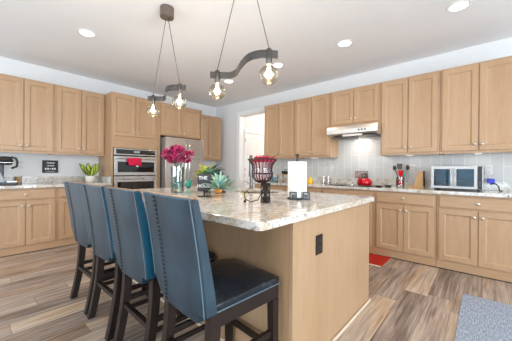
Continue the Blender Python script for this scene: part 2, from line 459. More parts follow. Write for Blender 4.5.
# door on the hall's left wall
def panel_ring(bm, x0, x1, z0, z1, yf, steps, t, sgn=-1):
    """slab whose front (towards sgn*y) steps in: steps = [(inset, depth)]"""
    rings = []
    back = [bm.verts.new(p) for p in ((x0, yf - sgn * t, z0), (x1, yf - sgn * t, z0), (x1, yf - sgn * t, z1), (x0, yf - sgn * t, z1))]
    rings.append(back)
    for ins, dep in steps:
        y = yf - sgn * dep
        rings.append([bm.verts.new(p) for p in ((x0 + ins, y, z0 + ins), (x1 - ins, y, z0 + ins), (x1 - ins, y, z1 - ins), (x0 + ins, y, z1 - ins))])
    for a, b in zip(rings, rings[1:]):
        for k in range(4): bm.faces.new((a[k], a[(k + 1) % 4], b[(k + 1) % 4], b[k]))
    bm.faces.new(back[::-1]); bm.faces.new(rings[-1])
    return bm
bm = B()
panel_ring(bm, 0.15, 0.86, 0.01, 1.0, -0.915, [(0, .002), (.11, 0), (.13, .008), (.16, .008), (.18, .003)], .014)
panel_ring(bm, 0.15, 0.86, 1.0, 2.02, -0.915, [(0, .002), (.11, 0), (.13, .008), (.16, .008), (.18, .003)], .014)
d1 = struct('door_1', bm, m_trim)
bm = B()
for z in (0.25, 1.02, 1.15, 1.85): box(bm, 0.136, 0.15, -0.925, -0.9005, z - .045, z + .045)
obj('hinge', bm, m_iron, d1)
bm = boxes((0.125, 0.136, -.925, -.9005, 0, 2.03), (0.875, 0.96, -.925, -.9005, 0, 2.115), (0.125, 0.875, -.925, -.9005, 2.035, 2.115))
struct('trim_2', bm, m_trim, bevel=.003)
struct('baseboard_left', boxes((XW, -4.79, -0.015, -0.0005, 0, 0.12)), m_trim)
struct('baseboard_right', boxes((-0.015, -0.0005, YW, -5.66, 0, 0.12)), m_trim)
# tile on the right wall
struct('wall_tile', boxes((-0.012, -0.0005, -5.6, -1.89, 0.88, 2.0)), m_tile)

# ------------------------------------------------------------------ ceiling lamps
def downlight(x, y, label, power=DOWN_P):
    t = thing('recessed_ceiling_light', label, 'ceiling light', (x, y, H), 0, 'recessed ceiling lights')
    bm = B()
    prof = [(.098, 0.0), (.098, -.004), (.078, -.008), (.072, -.003), (.072, 0.0)]
    rings = [[bm.verts.new((r * math.cos(2 * PI * k / 28), r * math.sin(2 * PI * k / 28), h - .0005)) for k in range(28)] for r, h in prof]
    for a, b in zip(rings, rings[1:]):
        for k in range(28): bm.faces.new((a[k], a[(k + 1) % 28], b[(k + 1) % 28], b[k]))
    obj('trim_ring', bm, m_white, t, smooth=60)
    bm = lathe(B(), [(.071, -.005), (.071, -.002)], n=28)
    obj('diffuser', bm, m_lamp, t)
    d = bpy.data.lights.new('downlight_lamp', 'SPOT')
    d.energy = power; d.color = DOWN_C; d.spot_size = math.radians(150); d.spot_blend = 0.9; d.shadow_soft_size = 0.07
    o = bpy.data.objects.new('downlight_lamp', d); COL.objects.link(o); o.parent = t; o.location = (0, 0, -0.02)
for x, y, l in ((-3.34, -1.69, 'round recessed ceiling light above the left-hand wall cabinets and oven'),
                (-1.14, -1.74, 'recessed ceiling light peeking out beside the lower bulb of the nearer pendant'),
                (-1.14, -2.83, 'recessed ceiling light just right of the higher bulb of the nearer pendant'),
                (-1.14, -3.875, 'recessed ceiling light in front of the range hood cabinet'),
                (-1.14, -5.0, 'recessed ceiling light at the top right, above the toaster oven side')):
    downlight(x, y, l)
for x, y in ((-3.34, -6.3), (-1.14, -6.3), (-4.7, -1.5), (-5.6, -4.0), (-5.6, -6.3)):  # unseen lamps; the stronger one near the left wall is added to brighten it
    downlight(x, y, 'unseen recessed ceiling light outside the camera view', 20 if y > -2 else DOWN_P)

# ------------------------------------------------------------------ cabinets
RIGHT = -PI / 2
def knob(parent, x, y, z, mat=None):
    bm = lathe(B(), [(.006, 0), (.006, .010), (.010, .013), (.0155, .019), (.0165, .025), (.012, .030), (.004, .032)], (x, y, z), 14, '-y')
    obj('knob', bm, mat or m_nickel, parent, smooth=50)
DOOR_STEPS = [(0, .004), (.004, 0), (.056, 0), (.060, .003), (.070, .011), (.075, .011)]
def door(parent, x0, x1, z0, z1, yf, kx=None, kz=None):
    o = obj('door', panel_ring(B(), x0, x1, z0, z1, yf, DOOR_STEPS, .0195), m_maple, parent)
    if kx is not None: knob(o, kx, yf, kz)
    return o
def drawer(parent, x0, x1, z0, z1, yf):
    o = obj('drawer', panel_ring(B(), x0, x1, z0, z1, yf, [(0, .005), (.006, .001), (.012, 0)], .0195), m_maple_h, parent)
    knob(o, (x0 + x1) / 2, yf, (z0 + z1) / 2)
    return o
def upper(name, label, loc, rz, w, z0=1.365, z1=2.415, d=.315, doors=2, margin=.022, gap=.009, group=None):
    t = thing(name, label, 'cabinet', (loc[0], loc[1], 0), rz, group)
    e = .001
    bm = boxes((e, w - e, -d, -.001, z0 + .022, z1), (e, w - e, -d, -d + .02, z0 - .006, z0 + .022), (e, .02, -d + .02, -.001, z0 - .006, z0 + .022), (w - .02, w - e, -d + .02, -.001, z0 - .006, z0 + .022))
    obj('carcass', bm, m_maple, t)
    dz0, dz1 = z0 + .025, z1 - .02
    if doors == 2:
        mid = w / 2
        door(t, margin, mid - gap / 2, dz0, dz1, -d - .02, mid - .034, dz0 + .07)
        door(t, mid + gap / 2, w - margin, dz0, dz1, -d - .02, mid + .034, dz0 + .07)
    else:
        door(t, margin, w - margin, dz0, dz1, -d - .02, margin + .034, dz0 + .07)
    return t
def base(name, label, loc, rz, w, d=.60, doors=2, drawers=1, margin=.022, toe=.007):
    t = thing(name, label, 'cabinet', (loc[0], loc[1], 0), rz)
    e = .001
    obj('carcass', boxes((e, w - e, -d, -.001, .105, .874)), m_maple, t)
    obj('toe_board', boxes((e, w - e, -d + toe, -d + toe + .02, .012, .1045)), m_maple_h, t)
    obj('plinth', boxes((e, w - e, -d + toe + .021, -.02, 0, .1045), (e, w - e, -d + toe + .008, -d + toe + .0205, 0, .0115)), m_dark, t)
    yf = -d - .02
    if drawers == 1: drawer(t, margin, w - margin, .725, .853, yf)
    elif drawers == 2:
        drawer(t, margin, w / 2 - .003, .725, .853, yf); drawer(t, w / 2 + .003, w - margin, .725, .853, yf)
    mid = w / 2
    if doors == 2:
        door(t, margin, mid - .003, .115, .705, yf, mid - .034, .64)
        door(t, mid + .003, w - margin, .115, .705, yf, mid + .034, .64)
    return t
# left wall
upper('wall_cabinet', 'maple two-door wall cabinet at the far left, above the coffee maker', (-4.085, 0), 0, .70)
upper('wall_cabinet', 'maple two-door wall cabinet between the far left one and the tall oven cabinet', (-3.385, 0), 0, .69)
base('base_cabinet', 'maple base cabinet under the coffee maker, leftmost, one wide drawer over two doors', (-4.085, 0), 0, .68)
base('base_cabinet', 'maple base cabinet half hidden behind the farthest blue stool', (-3.405, 0), 0, .71)
# tall oven cabinet
t = thing('oven_cabinet', 'tall maple cabinet housing the built-in double oven', 'cabinet', (-2.692, 0, 0))
w = .857
bm = boxes((.001, .02, -.60, -.001, .105, 2.415), (w - .02, w - .001, -.60, -.001, .105, 2.415), (.02, w - .02, -.60, -.001, 1.495, 2.415), (.02, w - .02, -.60, -.001, .105, .615),
           (.02, w - .02, -.02, -.001, .615, 1.495), (.02, .03, -.60, -.58, .615, 1.495), (.770, w - .02, -.60, -.02, .615, 1.495))
obj('carcass', bm, m_maple, t)
obj('toe_board', boxes((.001, w - .001, -.593, -.573, .012, .1045)), m_maple_h, t)
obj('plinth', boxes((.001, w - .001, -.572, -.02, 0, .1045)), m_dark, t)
door(t, .012, .389, 1.70, 2.395, -.62, .355, 1.77)
door(t, .395, .772, 1.70, 2.395, -.62, .429, 1.77)
obj('fascia_panel', boxes((.012, .772, -.6195, -.6005, 1.50, 1.692)), m_maple_h, t, bevel=.002)
drawer(t, .012, .772, .125, .60, -.62)
# double oven
t = thing('double_wall_oven', 'stainless double oven with black glass built into the tall cabinet', 'oven', (-2.66, 0, 0))
w = .73
obj('body', boxes((.003, w - .003, -.6, -.03, .622, 1.485)), m_black, t)
f = -.6205
cp = obj('control_panel', boxes((0, w, f - .022, f, 1.378, 1.487)), m_steel, t, bevel=.002)
obj('panel_glass', boxes((.03, w - .03, f - .025, f - .0225, 1.395, 1.472)), m_blackglass, cp)
obj('display', boxes((.315, .42, f - .0265, f - .0255, 1.42, 1.455)), m_clock, cp)
def oven_door(z0, z1, gz0, gz1, hz):
    d_ = obj('oven_door', boxes((0, w, f - .03, f, z0, z1)), m_steel, t, bevel=.003)
    obj('window', boxes((.05, w - .05, f - .0335, f - .0305, gz0, gz1)), m_blackglass, d_)
    bm = tube(B(), [(.03, f - .075, hz), (w - .03, f - .075, hz)], .012, 12)
    for x in (.06, w - .06): tube(bm, [(x, f - .0305, hz), (x, f - .075, hz)], .009, 8)
    obj('handle', bm, m_steel, d_, smooth=50)
oven_door(1.035, 1.355, 1.085, 1.265, 1.318)
oven_door(.625, 1.018, .68, .925, .975)
# red towel hung over the upper oven handle
bm = B()
hz, y0 = 1.318, f - .075
prof = []
for z in (1.20, 1.23, 1.26, 1.29, 1.318): prof.append((y0 - .016, z))
for a in (30, 60, 90, 120, 150): prof.append((y0 - .016 * math.cos(math.radians(a)), hz + .016 * math.sin(math.radians(a))))
for z in (1.318, 1.28, 1.24): prof.append((y0 + .016, z))
nx = 12; g = []
for i in range(nx + 1):
    x = -2.455 + .215 * i / nx
    g.append([bm.verts.new((x + .004 * math.sin(j), y + .003 * math.sin(i * 1.7) * (1 if z < 1.31 else 0), z + (.006 * math.sin(i * .9) if j == 0 else 0))) for j, (y, z) in enumerate(prof)])
for a, b in zip(g, g[1:]):
    for j in range(len(prof) - 1): bm.faces.new((a[j], a[j + 1], b[j + 1], b[j]))
o = obj('oven_towel', bm, m_redcloth, smooth=80)
sm = o.modifiers.new('thickness', 'SOLIDIFY'); sm.thickness = .005
tag(o, 'crimson towel hanging over the upper oven handle', 'towel')
obj('towel_tag', boxes((-2.33, -2.30, y0 - .0235, y0 - .0205, 1.180, 1.200)), m_white, o)
# cabinet over the fridge with its end panel
t = thing('fridge_cabinet', 'maple two-door cabinet bridging over the refrigerator', 'cabinet', (-1.832, 0, 0))
w = .905
obj('carcass', boxes((.001, w, -.60, -.001, 1.79, 2.415)), m_maple, t)
door(t, .016, .447, 1.812, 2.392, -.62, .413, 1.87)
door(t, .453, .884, 1.812, 2.392, -.62, .487, 1.87)
obj('end_panel', boxes((w + .001, w + .028, -.63, -.001, 0, 2.415)), m_maple, t)
# refrigerator
t = thing('refrigerator', 'stainless french-door refrigerator between the oven cabinet and the corner', 'refrigerator', (-1.818, 0, 0))
w = .872
obj('body', boxes((.004, w - .004, -.70, -.04, .03, 1.745), (.03, w - .03, -.68, -.06, 0, .03)), plain('fridge_side_grey', lin(150, 152, 156), .35, .5, noise=.03), t, bevel=.004)
for k, (x0, x1, hx) in enumerate(((0, w / 2 - .003, w / 2 - .04), (w / 2 + .003, w, w / 2 + .04))):
    bm = B()
    n = 8; sec = []
    front = lambda x: -.768 - .012 * (1 - ((x - w / 2) / (w / 2)) ** 2)
    poly = [(x0, -.705)] + [(x0 + (x1 - x0) * i / n, front(x0 + (x1 - x0) * i / n)) for i in range(n + 1)] + [(x1, -.705)]
    loft(bm, [[(x, y, .72) for x, y in poly], [(x, y, 1.75) for x, y in poly]])
    d_ = obj('fridge_door', bm, m_steel_d, t, smooth=35, bevel=.004)
    bm = tube(B(), [(hx, -.782, .84), (hx, -.825, .87), (hx, -.835, 1.25), (hx, -.825, 1.63), (hx, -.782, 1.66)], .012, 10)
    obj('handle', bm, m_chrome, d_, smooth=50)
bm = B()
poly = [(0, -.705)] + [(w * i / 12, front(w * i / 12)) for i in range(13)] + [(w, -.705)]
loft(bm, [[(x, y, .06) for x, y in poly], [(x, y, .712) for x, y in poly]])
d_ = obj('freezer_drawer', bm, m_steel_d, t, smooth=35, bevel=.004)
obj('handle', tube(B(), [(.06, -.775, .64), (.1, -.83, .64), (w - .1, -.83, .64), (w - .06, -.775, .64)], .012, 10), m_chrome, d_, smooth=50)
obj('hinge_cover', boxes((.02, .10, -.74, -.66, 1.7505, 1.766)), m_black, t, bevel=.003)
# corner
upper('wall_cabinet', 'maple wall cabinet in the corner right of the refrigerator', (-.895, 0), 0, .825)
base('base_cabinet', 'maple base cabinet in the corner right of the refrigerator, hidden by the island', (-.895, 0), 0, .87)

# right wall (width runs towards -y)
upper('wall_cabinet', 'maple two-door wall cabinet beside the white doorway', (0, -1.895), RIGHT, .715, d=.315)
upper('wall_cabinet', 'maple two-door wall cabinet immediately left of the range hood', (0, -2.612), RIGHT, .69)
upper('wall_cabinet', 'short maple two-door cabinet directly above the range hood', (0, -3.304), RIGHT, .762, z0=1.85)
upper('wall_cabinet', 'maple two-door wall cabinet immediately right of the range hood', (0, -4.068), RIGHT, .702)
upper('wall_cabinet', 'maple two-door wall cabinet above the toaster oven at the right edge', (0, -4.772), RIGHT, .74)
base('base_cabinet', 'maple base cabinet left of the cooktop nearest the doorway', (0, -1.895), RIGHT, .715)
base('base_cabinet', 'maple base cabinet behind the paper towel roll', (0, -2.612), RIGHT, .69)
base('base_cabinet', 'maple base cabinet under the cooktop and red kettle', (0, -3.304), RIGHT, .762)
base('base_cabinet', 'maple base cabinet with drawer and two doors under the utensil crock', (0, -4.088), RIGHT, .685)
base('base_cabinet', 'maple base cabinet with drawer and two doors under the toaster oven', (0, -4.775), RIGHT, .745)
t = tag(obj('filler_strip', boxes((-.598, -.02, -4.087, -4.067, .012, .874)), m_maple), 'narrow maple filler strip between cooktop cabinet and the drawer cabinet', 'filler')

# ------------------------------------------------------------------ worktops
def slab(name, label, poly_boxes, mat):
    o = obj(name, boxes(*poly_boxes), mat, bevel=.004)
    return tag(o, label, 'countertop')
o = slab('countertop', 'speckled granite countertop along the left wall under coffee maker and sign', [(-4.09, -2.694, -.645, -.001, .8755, .914)], m_gran2)
obj('upstand', boxes((-4.09, -2.716, -.021, -.001, .9145, 1.014), (-2.715, -2.694, -.60, -.001, .9145, 1.014)), m_gran2, o, bevel=.002)
o = slab('countertop', 'short granite countertop in the corner right of the refrigerator', [(-.895, -.022, -.645, -.001, .8755, .914)], m_gran2)
obj('upstand', boxes((-.895, -.022, -.021, -.001, .9145, 1.014)), m_gran2, o)
o = slab('countertop', 'speckled granite countertop along the right wall with kettle and toaster oven', [(-.645, -.0135, -5.53, -1.885, .8755, .914)], m_gran2)
obj('upstand', boxes((-.034, -.0135, -5.53, -1.885, .9145, 1.018)), m_gran2, o, bevel=.002)

# ------------------------------------------------------------------ island
IX0, IX1, IY0, IY1 = -3.14, -1.935, -4.44, -2.29
t = thing('kitchen_island', 'large maple kitchen island in the middle of the room', 'kitchen island', ((IX0 + IX1) / 2, (IY0 + IY1) / 2, 0))
cx, cy = (IX0 + IX1) / 2, (IY0 + IY1) / 2
hx, hy = (IX1 - IX0) / 2, (IY1 - IY0) / 2
obj('body', boxes((-hx + .022, hx - .022, -hy + .022, hy - .022, .10, .60), (-hx + .06, hx - .09, -hy + .03, hy - .03, 0, .10),
                  (-hx + .022, .02, -hy + .022, hy - .022, .60, .874), (.56, hx - .022, -hy + .022, hy - .022, .60, .874),
                  (.02, .56, -hy + .022, -.46, .60, .874), (.02, .56, .46, hy - .022, .60, .874)), m_maple, t)
obj('end_panel', boxes((-hx + .024, hx, -hy, -hy + .0215, .0, .874)), m_maple, t)
obj('back_panel', boxes((-hx, -hx + .0215, -hy + .024, hy, 0, .874)), m_maple, t)
obj('far_panel', boxes((-hx + .024, hx, hy - .0215, hy, .0, .874)), m_maple, t)
obj('corner_trim', boxes((-hx - .003, -hx + .0235, -hy - .003, -hy + .0235, 0, .874)), m_maple, t, bevel=.003)
bm = B()
for (x0, x1, y0, y1) in ((-hx - .003, hx + .012, -hy - .0155, -hy - .0035), (-hx - .0155, -hx - .0035, -hy - .0155, hy)):
    box(bm, x0, x1, y0, y1, 0, .02)
obj('shoe_moulding', bm, plain('pale_shoe', lin(222, 204, 182), .5, noise=.03), t, bevel=.004)
n = 3
for k in range(n):      # doors on the working side
    y0 = -hy + .03 + (2 * hy - .06) * k / n
    dd = obj('door', boxes((hx - .0215, hx - .001, y0 + .004, y0 + (2 * hy - .06) / n - .004, .115, .86)), m_maple, t, bevel=.003)
    obj('knob', lathe(B(), [(.006, 0), (.006, .012), (.016, .02), (.012, .03)], (hx - .0005, y0 + .05, .64), 12, 'x'), m_nickel, dd, smooth=50)
# island worktop with the sink cut out
CX0, CX1, CY0, CY1 = -3.452, -1.90, -4.478, -2.25
SX0, SX1, SY0, SY1 = -2.44, -2.06, -3.785, -2.95
def rounded(x0, x1, y0, y1, r, n=6):
    pts = []
    for (cx_, cy_, a0) in ((x1 - r, y1 - r, 0), (x0 + r, y1 - r, 90), (x0 + r, y0 + r, 180), (x1 - r, y0 + r, 270)):
        for k in range(n + 1):
            a = math.radians(a0 + 90 * k / n); pts.append((cx_ + r * math.cos(a), cy_ + r * math.sin(a)))
    return pts
def holed_plate(outer, inner, z0, z1):
    bm = B(); es = []
    for loop in (outer, inner):
        vs = [bm.verts.new((x, y, z0)) for x, y in loop]
        es += [bm.edges.new((vs[i], vs[(i + 1) % len(vs)])) for i in range(len(vs))]
    bmesh.ops.triangle_fill(bm, use_beauty=True, use_dissolve=False, edges=es)
    r = bmesh.ops.extrude_face_region(bm, geom=list(bm.faces))
    for v in r['geom']:
        if isinstance(v, bmesh.types.BMVert): v.co.z = z1
    return bm
bm = holed_plate(rounded(CX0, CX1, CY0, CY1, .035), rounded(SX0, SX1, SY0, SY1, .03, 4), .8755, .914)
o = obj('island_countertop', bm, m_gran, bevel=.004)
tag(o, 'polished beige speckled granite slab on the kitchen island', 'countertop')
bm = B()
so, si = rounded(SX0 - .012, SX1 + .012, SY0 - .012, SY1 + .012, .035, 4), rounded(SX0, SX1, SY0, SY1, .03, 4)
loft(bm, [[(x, y, .66) for x, y in si], [(x, y, .8745) for x, y in si]])
top = max(bm.faces, key=lambda q: q.calc_center_median().z); bm.faces.remove(top)
o = obj('undermount_sink', bm, m_steel, smooth=40)
md = o.modifiers.new('thickness', 'SOLIDIFY'); md.thickness = .002
tag(o, 'stainless undermount sink let into the island granite', 'sink')
# faucet
t = thing('kitchen_faucet', 'tall chrome pull-down faucet standing behind the iron basket', 'faucet', (-1.985, -3.078, .914), math.radians(-140))
obj('base', lathe(B(), [(.028, .0005), (.028, .012), (.022, .018), (.022, .07), (.020, .08)], n=18), m_fsteel, t, smooth=40)
pts = [(0, 0, .07), (0, 0, .30)] + [(.085 - .085 * math.cos(a), 0, .30 + .085 * math.sin(a)) for a in [PI * k / 10 for k in range(1, 11)]] + [(.17, 0, .25)]
obj('spout', tube(B(), pts, .019, 12), m_fsteel, t, smooth=50)
obj('spray_head', lathe(B(), [(.020, .15), (.022, .17), (.018, .26)], (.17, 0, 0), 14), m_fsteel, t, smooth=50)
obj('lever', tube(B(), [(0, -.015, .06), (0, -.05, .075), (.01, -.09, .11)], .007, 8), m_chrome, t, smooth=50)
# island outlet
def outlet(label, loc, rz, mp, mr, w=.072, h=.118, rot_sw=False):
    t = thing('wall_outlet', label, 'outlet', loc, rz)
    obj('cover_plate', boxes((-w / 2, w / 2, -.006, -.0005, -h / 2, h / 2)), mp, t, bevel=.002)
    for s in (-1, 1):
        r = obj('receptacle', boxes((-.017, .017, -.009, -.0062, s * .026 - .014, s * .026 + .014)), mr, t, bevel=.002)
        obj('slot', boxes((-.008, -.005, -.0098, -.0091, s * .026 - .006, s * .026 + .006), (.005, .008, -.0098, -.0091, s * .026 - .006, s * .026 + .006)), m_black, r)
outlet('dark bronze outlet on the end panel of the island', (-2.857, IY0, .69), 0, m_iron, plain('bronze_recept', lin(52, 40, 34), .4, noise=.1), .082, .118)
m_plate = plain('outlet_plate', lin(212, 210, 207), .35, noise=.01)
outlet('white outlet on the left wall beside the coffee maker', (-3.735, 0, 1.20), 0, m_plate, m_plate)
outlet('white outlet on the tile left of the red kettle', (-.0125, -3.175, 1.19), RIGHT, m_plate, m_plate)
outlet('white outlet on the tile behind the utensil crock and wooden stand', (-.0125, -4.415, 1.175), RIGHT, m_plate, m_plate)
outlet('white outlet on the tile right of the toaster oven', (-.0125, -5.235, 1.165), RIGHT, m_plate, m_plate)

# ------------------------------------------------------------------ range hood and cooktop
t = thing('range_hood', 'stainless under-cabinet range hood over the cooktop', 'range hood', (0, -3.33, 0), RIGHT)
w = .757
poly = [(-.0135, 1.842), (-.37, 1.842), (-.49, 1.812), (-.512, 1.76), (-.515, 1.70), (-.50, 1.682), (-.0135, 1.66)]
bm = loft(B(), [[(x, y, z) for y, z in poly] for x in (0, w)])
obj('body', bm, brushed('hood_steel', lin(222, 220, 216), .34), t, bevel=.004)
obj('filter', boxes((.06, .36, -.44, -.10, 1.658, 1.666), (.40, .70, -.44, -.10, 1.658, 1.666)), m_fixture, t)
obj('lamp_lens', boxes((.24, .52, -.47, -.42, 1.664, 1.685)), m_puck, t)
bm = B()
for x in (.50, .545, .59): lathe(bm, [(.012, 0), (.012, .012)], (x, -.512, 1.735), 12, '-y')
obj('control_knob', bm, m_black, t)
d = bpy.data.lights.new('hood_lamp', 'AREA'); d.shape = 'RECTANGLE'; d.size = .5; d.size_y = .2; d.energy = 4.5; d.color = (1, .95, .88)
o = bpy.data.objects.new('hood_lamp', d); COL.objects.link(o); o.location = (-.28, -3.71, 1.655)
t = thing('gas_cooktop', 'black cooktop set into the granite under the range hood', 'cooktop', (-.32, -3.70, .914))
obj('glass_plate', boxes((-.25, .23, -.36, .36, .0005, .008)), m_blackglass, t, bevel=.002)
for x, y, r in ((-.13, -.22, .08), (.10, -.22, .10), (-.13, .2, .10), (.10, .2, .08)):
    obj('burner_ring', tube(B(), [(x + r * math.cos(2 * PI * k / 24), y + r * math.sin(2 * PI * k / 24), .0095) for k in range(24)], .0015, 6, True), m_grey, t)
obj('stove_knob', lathe(B(), [(.018, .0085), (.016, .026)], (-.22, -.05, 0), 14), m_steel, t)

# kettle
t = thing('kettle', 'shiny red enamel kettle on the cooktop', 'kettle', (-.36, -3.865, .926), math.radians(-100))
obj('pot', lathe(B(), [(.085, 0), (.098, .012), (.104, .04), (.098, .07), (.075, .095), (.045, .106)], n=28), m_red, t, smooth=60)
obj('lid', lathe(B(), [(.044, .1065), (.04, .114), (.012, .12), (.014, .135), (.004, .14)], n=20), m_black, t, smooth=60)
obj('spout', tube(B(), [(.0, -.09, .05), (.0, -.135, .085), (.0, -.15, .115)], [.022, .015, .012], 12), m_red, t, smooth=60)
obj('handle', tube(B(), [(0, -.08, .09), (0, -.06, .15), (0, 0, .175), (0, .06, .15), (0, .08, .09)], .008, 10), m_black, t, smooth=60)
# framed plaque leaning on tile behind kettle
t = thing('small_plaque', 'small grey picture plaque leaning on the tile behind the red kettle', 'plaque', (-.06, -3.715, 1.0195), RIGHT)
obj('frame', boxes((-.10, .10, -.012, .012, .0, .118)), m_grey, t, bevel=.003)
obj('picture', boxes((-.088, .088, -.0135, -.0125, .012, .106)), plain('plaque_picture', lin(150, 132, 126), .5, noise=.5, scale=22), t)
# two little dishes
for x, y, l, r in ((-.56, -4.125, 'small dark dish at the counter edge nearest the red kettle', .05), (-.36, -4.185, 'small dark lidded dish just left of the utensil crock', .055)):
    t = thing('small_dish', l, 'dish', (x, y, .9145), 0)
    obj('bowl', lathe(B(), [(.6 * r, 0), (r, .026), (.93 * r, .026), (.5 * r, .008)], n=20), m_iron, t, smooth=50)
    obj('filling', lathe(B(), [(.80 * r, .018), (.6 * r, .03), (.1 * r, .034)], n=16), m_grey, t, smooth=60)
# utensil crock and utensils
t = thing('utensil_crock', 'clear glass crock with red band crowded with cooking utensils', 'crock', (-.21, -4.305, .9145))
bm = lathe(B(), [(.052, 0), (.055, .005), (.055, .135), (.050, .135), (.048, .008)], n=24)
obj('jar', bm, m_glass, t, smooth=40)
obj('band', lathe(B(), [(.0475, .03), (.0475, .10), (.03, .10), (.03, .03)], n=24), m_red, t, smooth=40)
def utensil(name, label, off, lean, L, mat, head, hmat):
    t = thing(name, label, 'utensil', (-.21 + off[0] * .4, -4.305 + off[1] * .4, 1.016))
    d = Vector((lean[0], lean[1], 1)).normalized()
    obj('handle', tube(B(), [(0, 0, .002), d * L], .005, 8), mat, t, smooth=50)
    c_ = d * L
    bm = B()
    if head == 'spoon': ball(bm, c_ + d * .025, .03, 2, (.35, .8, 1.2))
    elif head == 'turner': loft(bm, [[c_ + d * a + Vector((sx_ * .004, sy_ * w_, 0)) for sx_, sy_ in ((-1, -1), (1, -1), (1, 1), (-1, 1))] for a, w_ in ((-.01, .012), (.02, .032), (.08, .036))])
    elif head == 'whisk':
        for k in range(5):
            a = PI * k / 5; s_ = Vector((math.cos(a), math.sin(a), 0))
            tube(bm, [c_, c_ + d * .03 + s_ * .022, c_ + d * .07 + s_ * .024, c_ + d * .09, c_ + d * .07 - s_ * .024, c_ + d * .03 - s_ * .022], .0015, 6, True)
    obj('head', bm, hmat, t, smooth=50)
utensil('cooking_spoon', 'black cooking spoon leaning left in the glass crock', (-.02, .05), (-.05, .30), .15, m_black, 'spoon', m_black)
utensil('slotted_turner', 'steel turner standing upright in the glass crock', (.02, .01), (.08, .05), .15, m_steel, 'turner', m_fixture)
utensil('red_spatula', 'red spatula in the middle of the glass crock', (-.05, -.03), (-.1, -.02), .055, m_red, 'turner', m_red)
utensil('black_ladle', 'dark grey ladle leaning right in the glass crock', (.02, -.06), (.02, -.38), .16, m_grey, 'spoon', m_iron)
utensil('wire_whisk', 'wire whisk at the back of the glass crock', (.06, .06), (.16, .26), .10, m_steel, 'whisk', m_steel)
utensil('teal_spoon', 'teal handled spoon low on the right in the glass crock', (-.03, -.07), (-.1, -.25), .06, m_tealglass, 'spoon', m_tealglass)
# wooden stand (slanted board on a foot)
t = thing('wooden_stand', 'slanted wooden knife block on a flat foot between the crock and toaster oven', 'knife block', (-.17, -4.49, .9145), RIGHT)
obj('foot', boxes((-.10, .105, -.06, .05, 0, .022)), m_lightwood, t, bevel=.003)
obj('board', loft(B(), [[(.03 - .05, -.05, .0225), (.09, -.05, .0225), (.09, .04, .0225), (.03 - .05, .04, .0225)], [(.03, -.03, .225), (.085, -.03, .225), (.085, .03, .225), (.03, .03, .225)]]), m_lightwood, t, bevel=.002)
obj('dark_side', loft(B(), [[(.0905, -.05, .0225), (.104, -.05, .0225), (.104, .04, .0225), (.0905, .04, .0225)], [(.0855, -.03, .228), (.098, -.03, .228), (.098, .03, .228), (.0855, .03, .228)]]), m_iron, t)
# toaster oven, french doors, facing the island
t = thing('toaster_oven', 'stainless countertop oven with two glass french doors', 'toaster oven', (-.10, -4.70, .9145), RIGHT)
w, dp, h0, h1 = .485, .345, .02, .288
bm = boxes((0, .012, -dp, 0, h0, h1), (w - .012, w, -dp, 0, h0, h1), (.012, w - .012, -dp, 0, h1 - .012, h1), (.012, w - .012, -dp, 0, h0, h0 + .012), (.012, w - .012, -.012, 0, h0 + .012, h1 - .012))
m_osteel = brushed('oven_steel', lin(190, 190, 190), 0.5)
obj('casing', bm, m_osteel, t, bevel=.003)
obj('interior', boxes((.0125, w - .0125, -.02, -.0125, h0 + .0125, h1 - .0125)), m_cyan, t)
bm = B()
for z in (.09, .12):
    for k in range(12): tube(bm, [(.014, -dp + .03 + k * .025, z), (w - .014, -dp + .03 + k * .025, z)], .002, 6)
obj('rack', bm, m_chrome, t)
for x0, x1, hx_ in ((.002, .217, .200), (.221, .436, .238)):
    d_ = obj('glass_door', boxes((x0, x1, -dp - .024, -dp - .001, h0 + .006, h0 + .03), (x0, x1, -dp - .024, -dp - .001, h1 - .035, h1 - .004), (x0, x0 + .028, -dp - .024, -dp - .001, h0 + .03, h1 - .035), (x1 - .028, x1, -dp - .024, -dp - .001, h0 + .03, h1 - .035)), m_osteel, t)
    obj('pane', boxes((x0 + .0285, x1 - .0285, -dp - .018, -dp - .012, h0 + .0305, h1 - .0355)), glass('oven_pane_glass', (.50, .66, .72, 1), .022), d_)
    bm = tube(B(), [(hx_, -dp - .0245, .06), (hx_, -dp - .05, .065), (hx_, -dp - .05, .245), (hx_, -dp - .0245, .25)], .006, 8)
    obj('handle', bm, m_steel, d_, smooth=50)
cpan = obj('control_panel', boxes((.438, w - .008, -dp - .016, -dp - .001, h0 + .006, h1 - .004)), m_black, t, bevel=.002)
obj('edge_strip', boxes((w - .0078, w, -dp - .016, -dp - .001, h0 + .006, h1 - .004)), m_osteel, cpan)
for z in (.07, .10): obj('dial', lathe(B(), [(.010, 0), (.009, .010)], (.457, -dp - .0165, z), 16, '-y'), m_fixture, cpan, smooth=40)
for x in (.04, w - .04):
    for y in (-dp + .04, -.04): obj('rubber_foot', lathe(B(), [(.014, 0), (.014, .0195)], (x, y, 0), 12), m_black, t)
# plug and cord at its right
t = thing('power_cord', 'black power cord with blue plug lying right of the toaster oven', 'cord', (-.1, -5.235, .9145))
obj('plug', boxes((.005, .05, -.055, .015, .085, .14)), m_blue, t, bevel=.006)
pts = [(.03, -.02, .086), (.03, -.02, .07), (.0, -.03, .075), (-.05, -.045, .085), (-.10, -.06, .08), (-.135, -.085, .055), (-.14, -.09, .006), (-.17, -.11, .006)]
obj('cable', tube(B(), pts, .006, 8), m_black, t, smooth=50)
# salt and pepper
for y, l, k in ((-3.075, 'steel pepper mill left of the pair on the right counter', 0), (-3.165, 'steel salt shaker nearest the kettle of the pair', 1)):
    t = thing('shaker', l, 'shaker', (-.10, y, .9145), 0)
    obj('body', lathe(B(), [(.026, 0), (.028, .01), (.022, .05), (.024, .085)], n=20), m_steel, t, smooth=40)
    obj('cap', lathe(B(), [(.024, .0855), (.025, .11), (.016, .125), (.003, .127)], n=20), m_chrome if k else m_nickel, t, smooth=40)
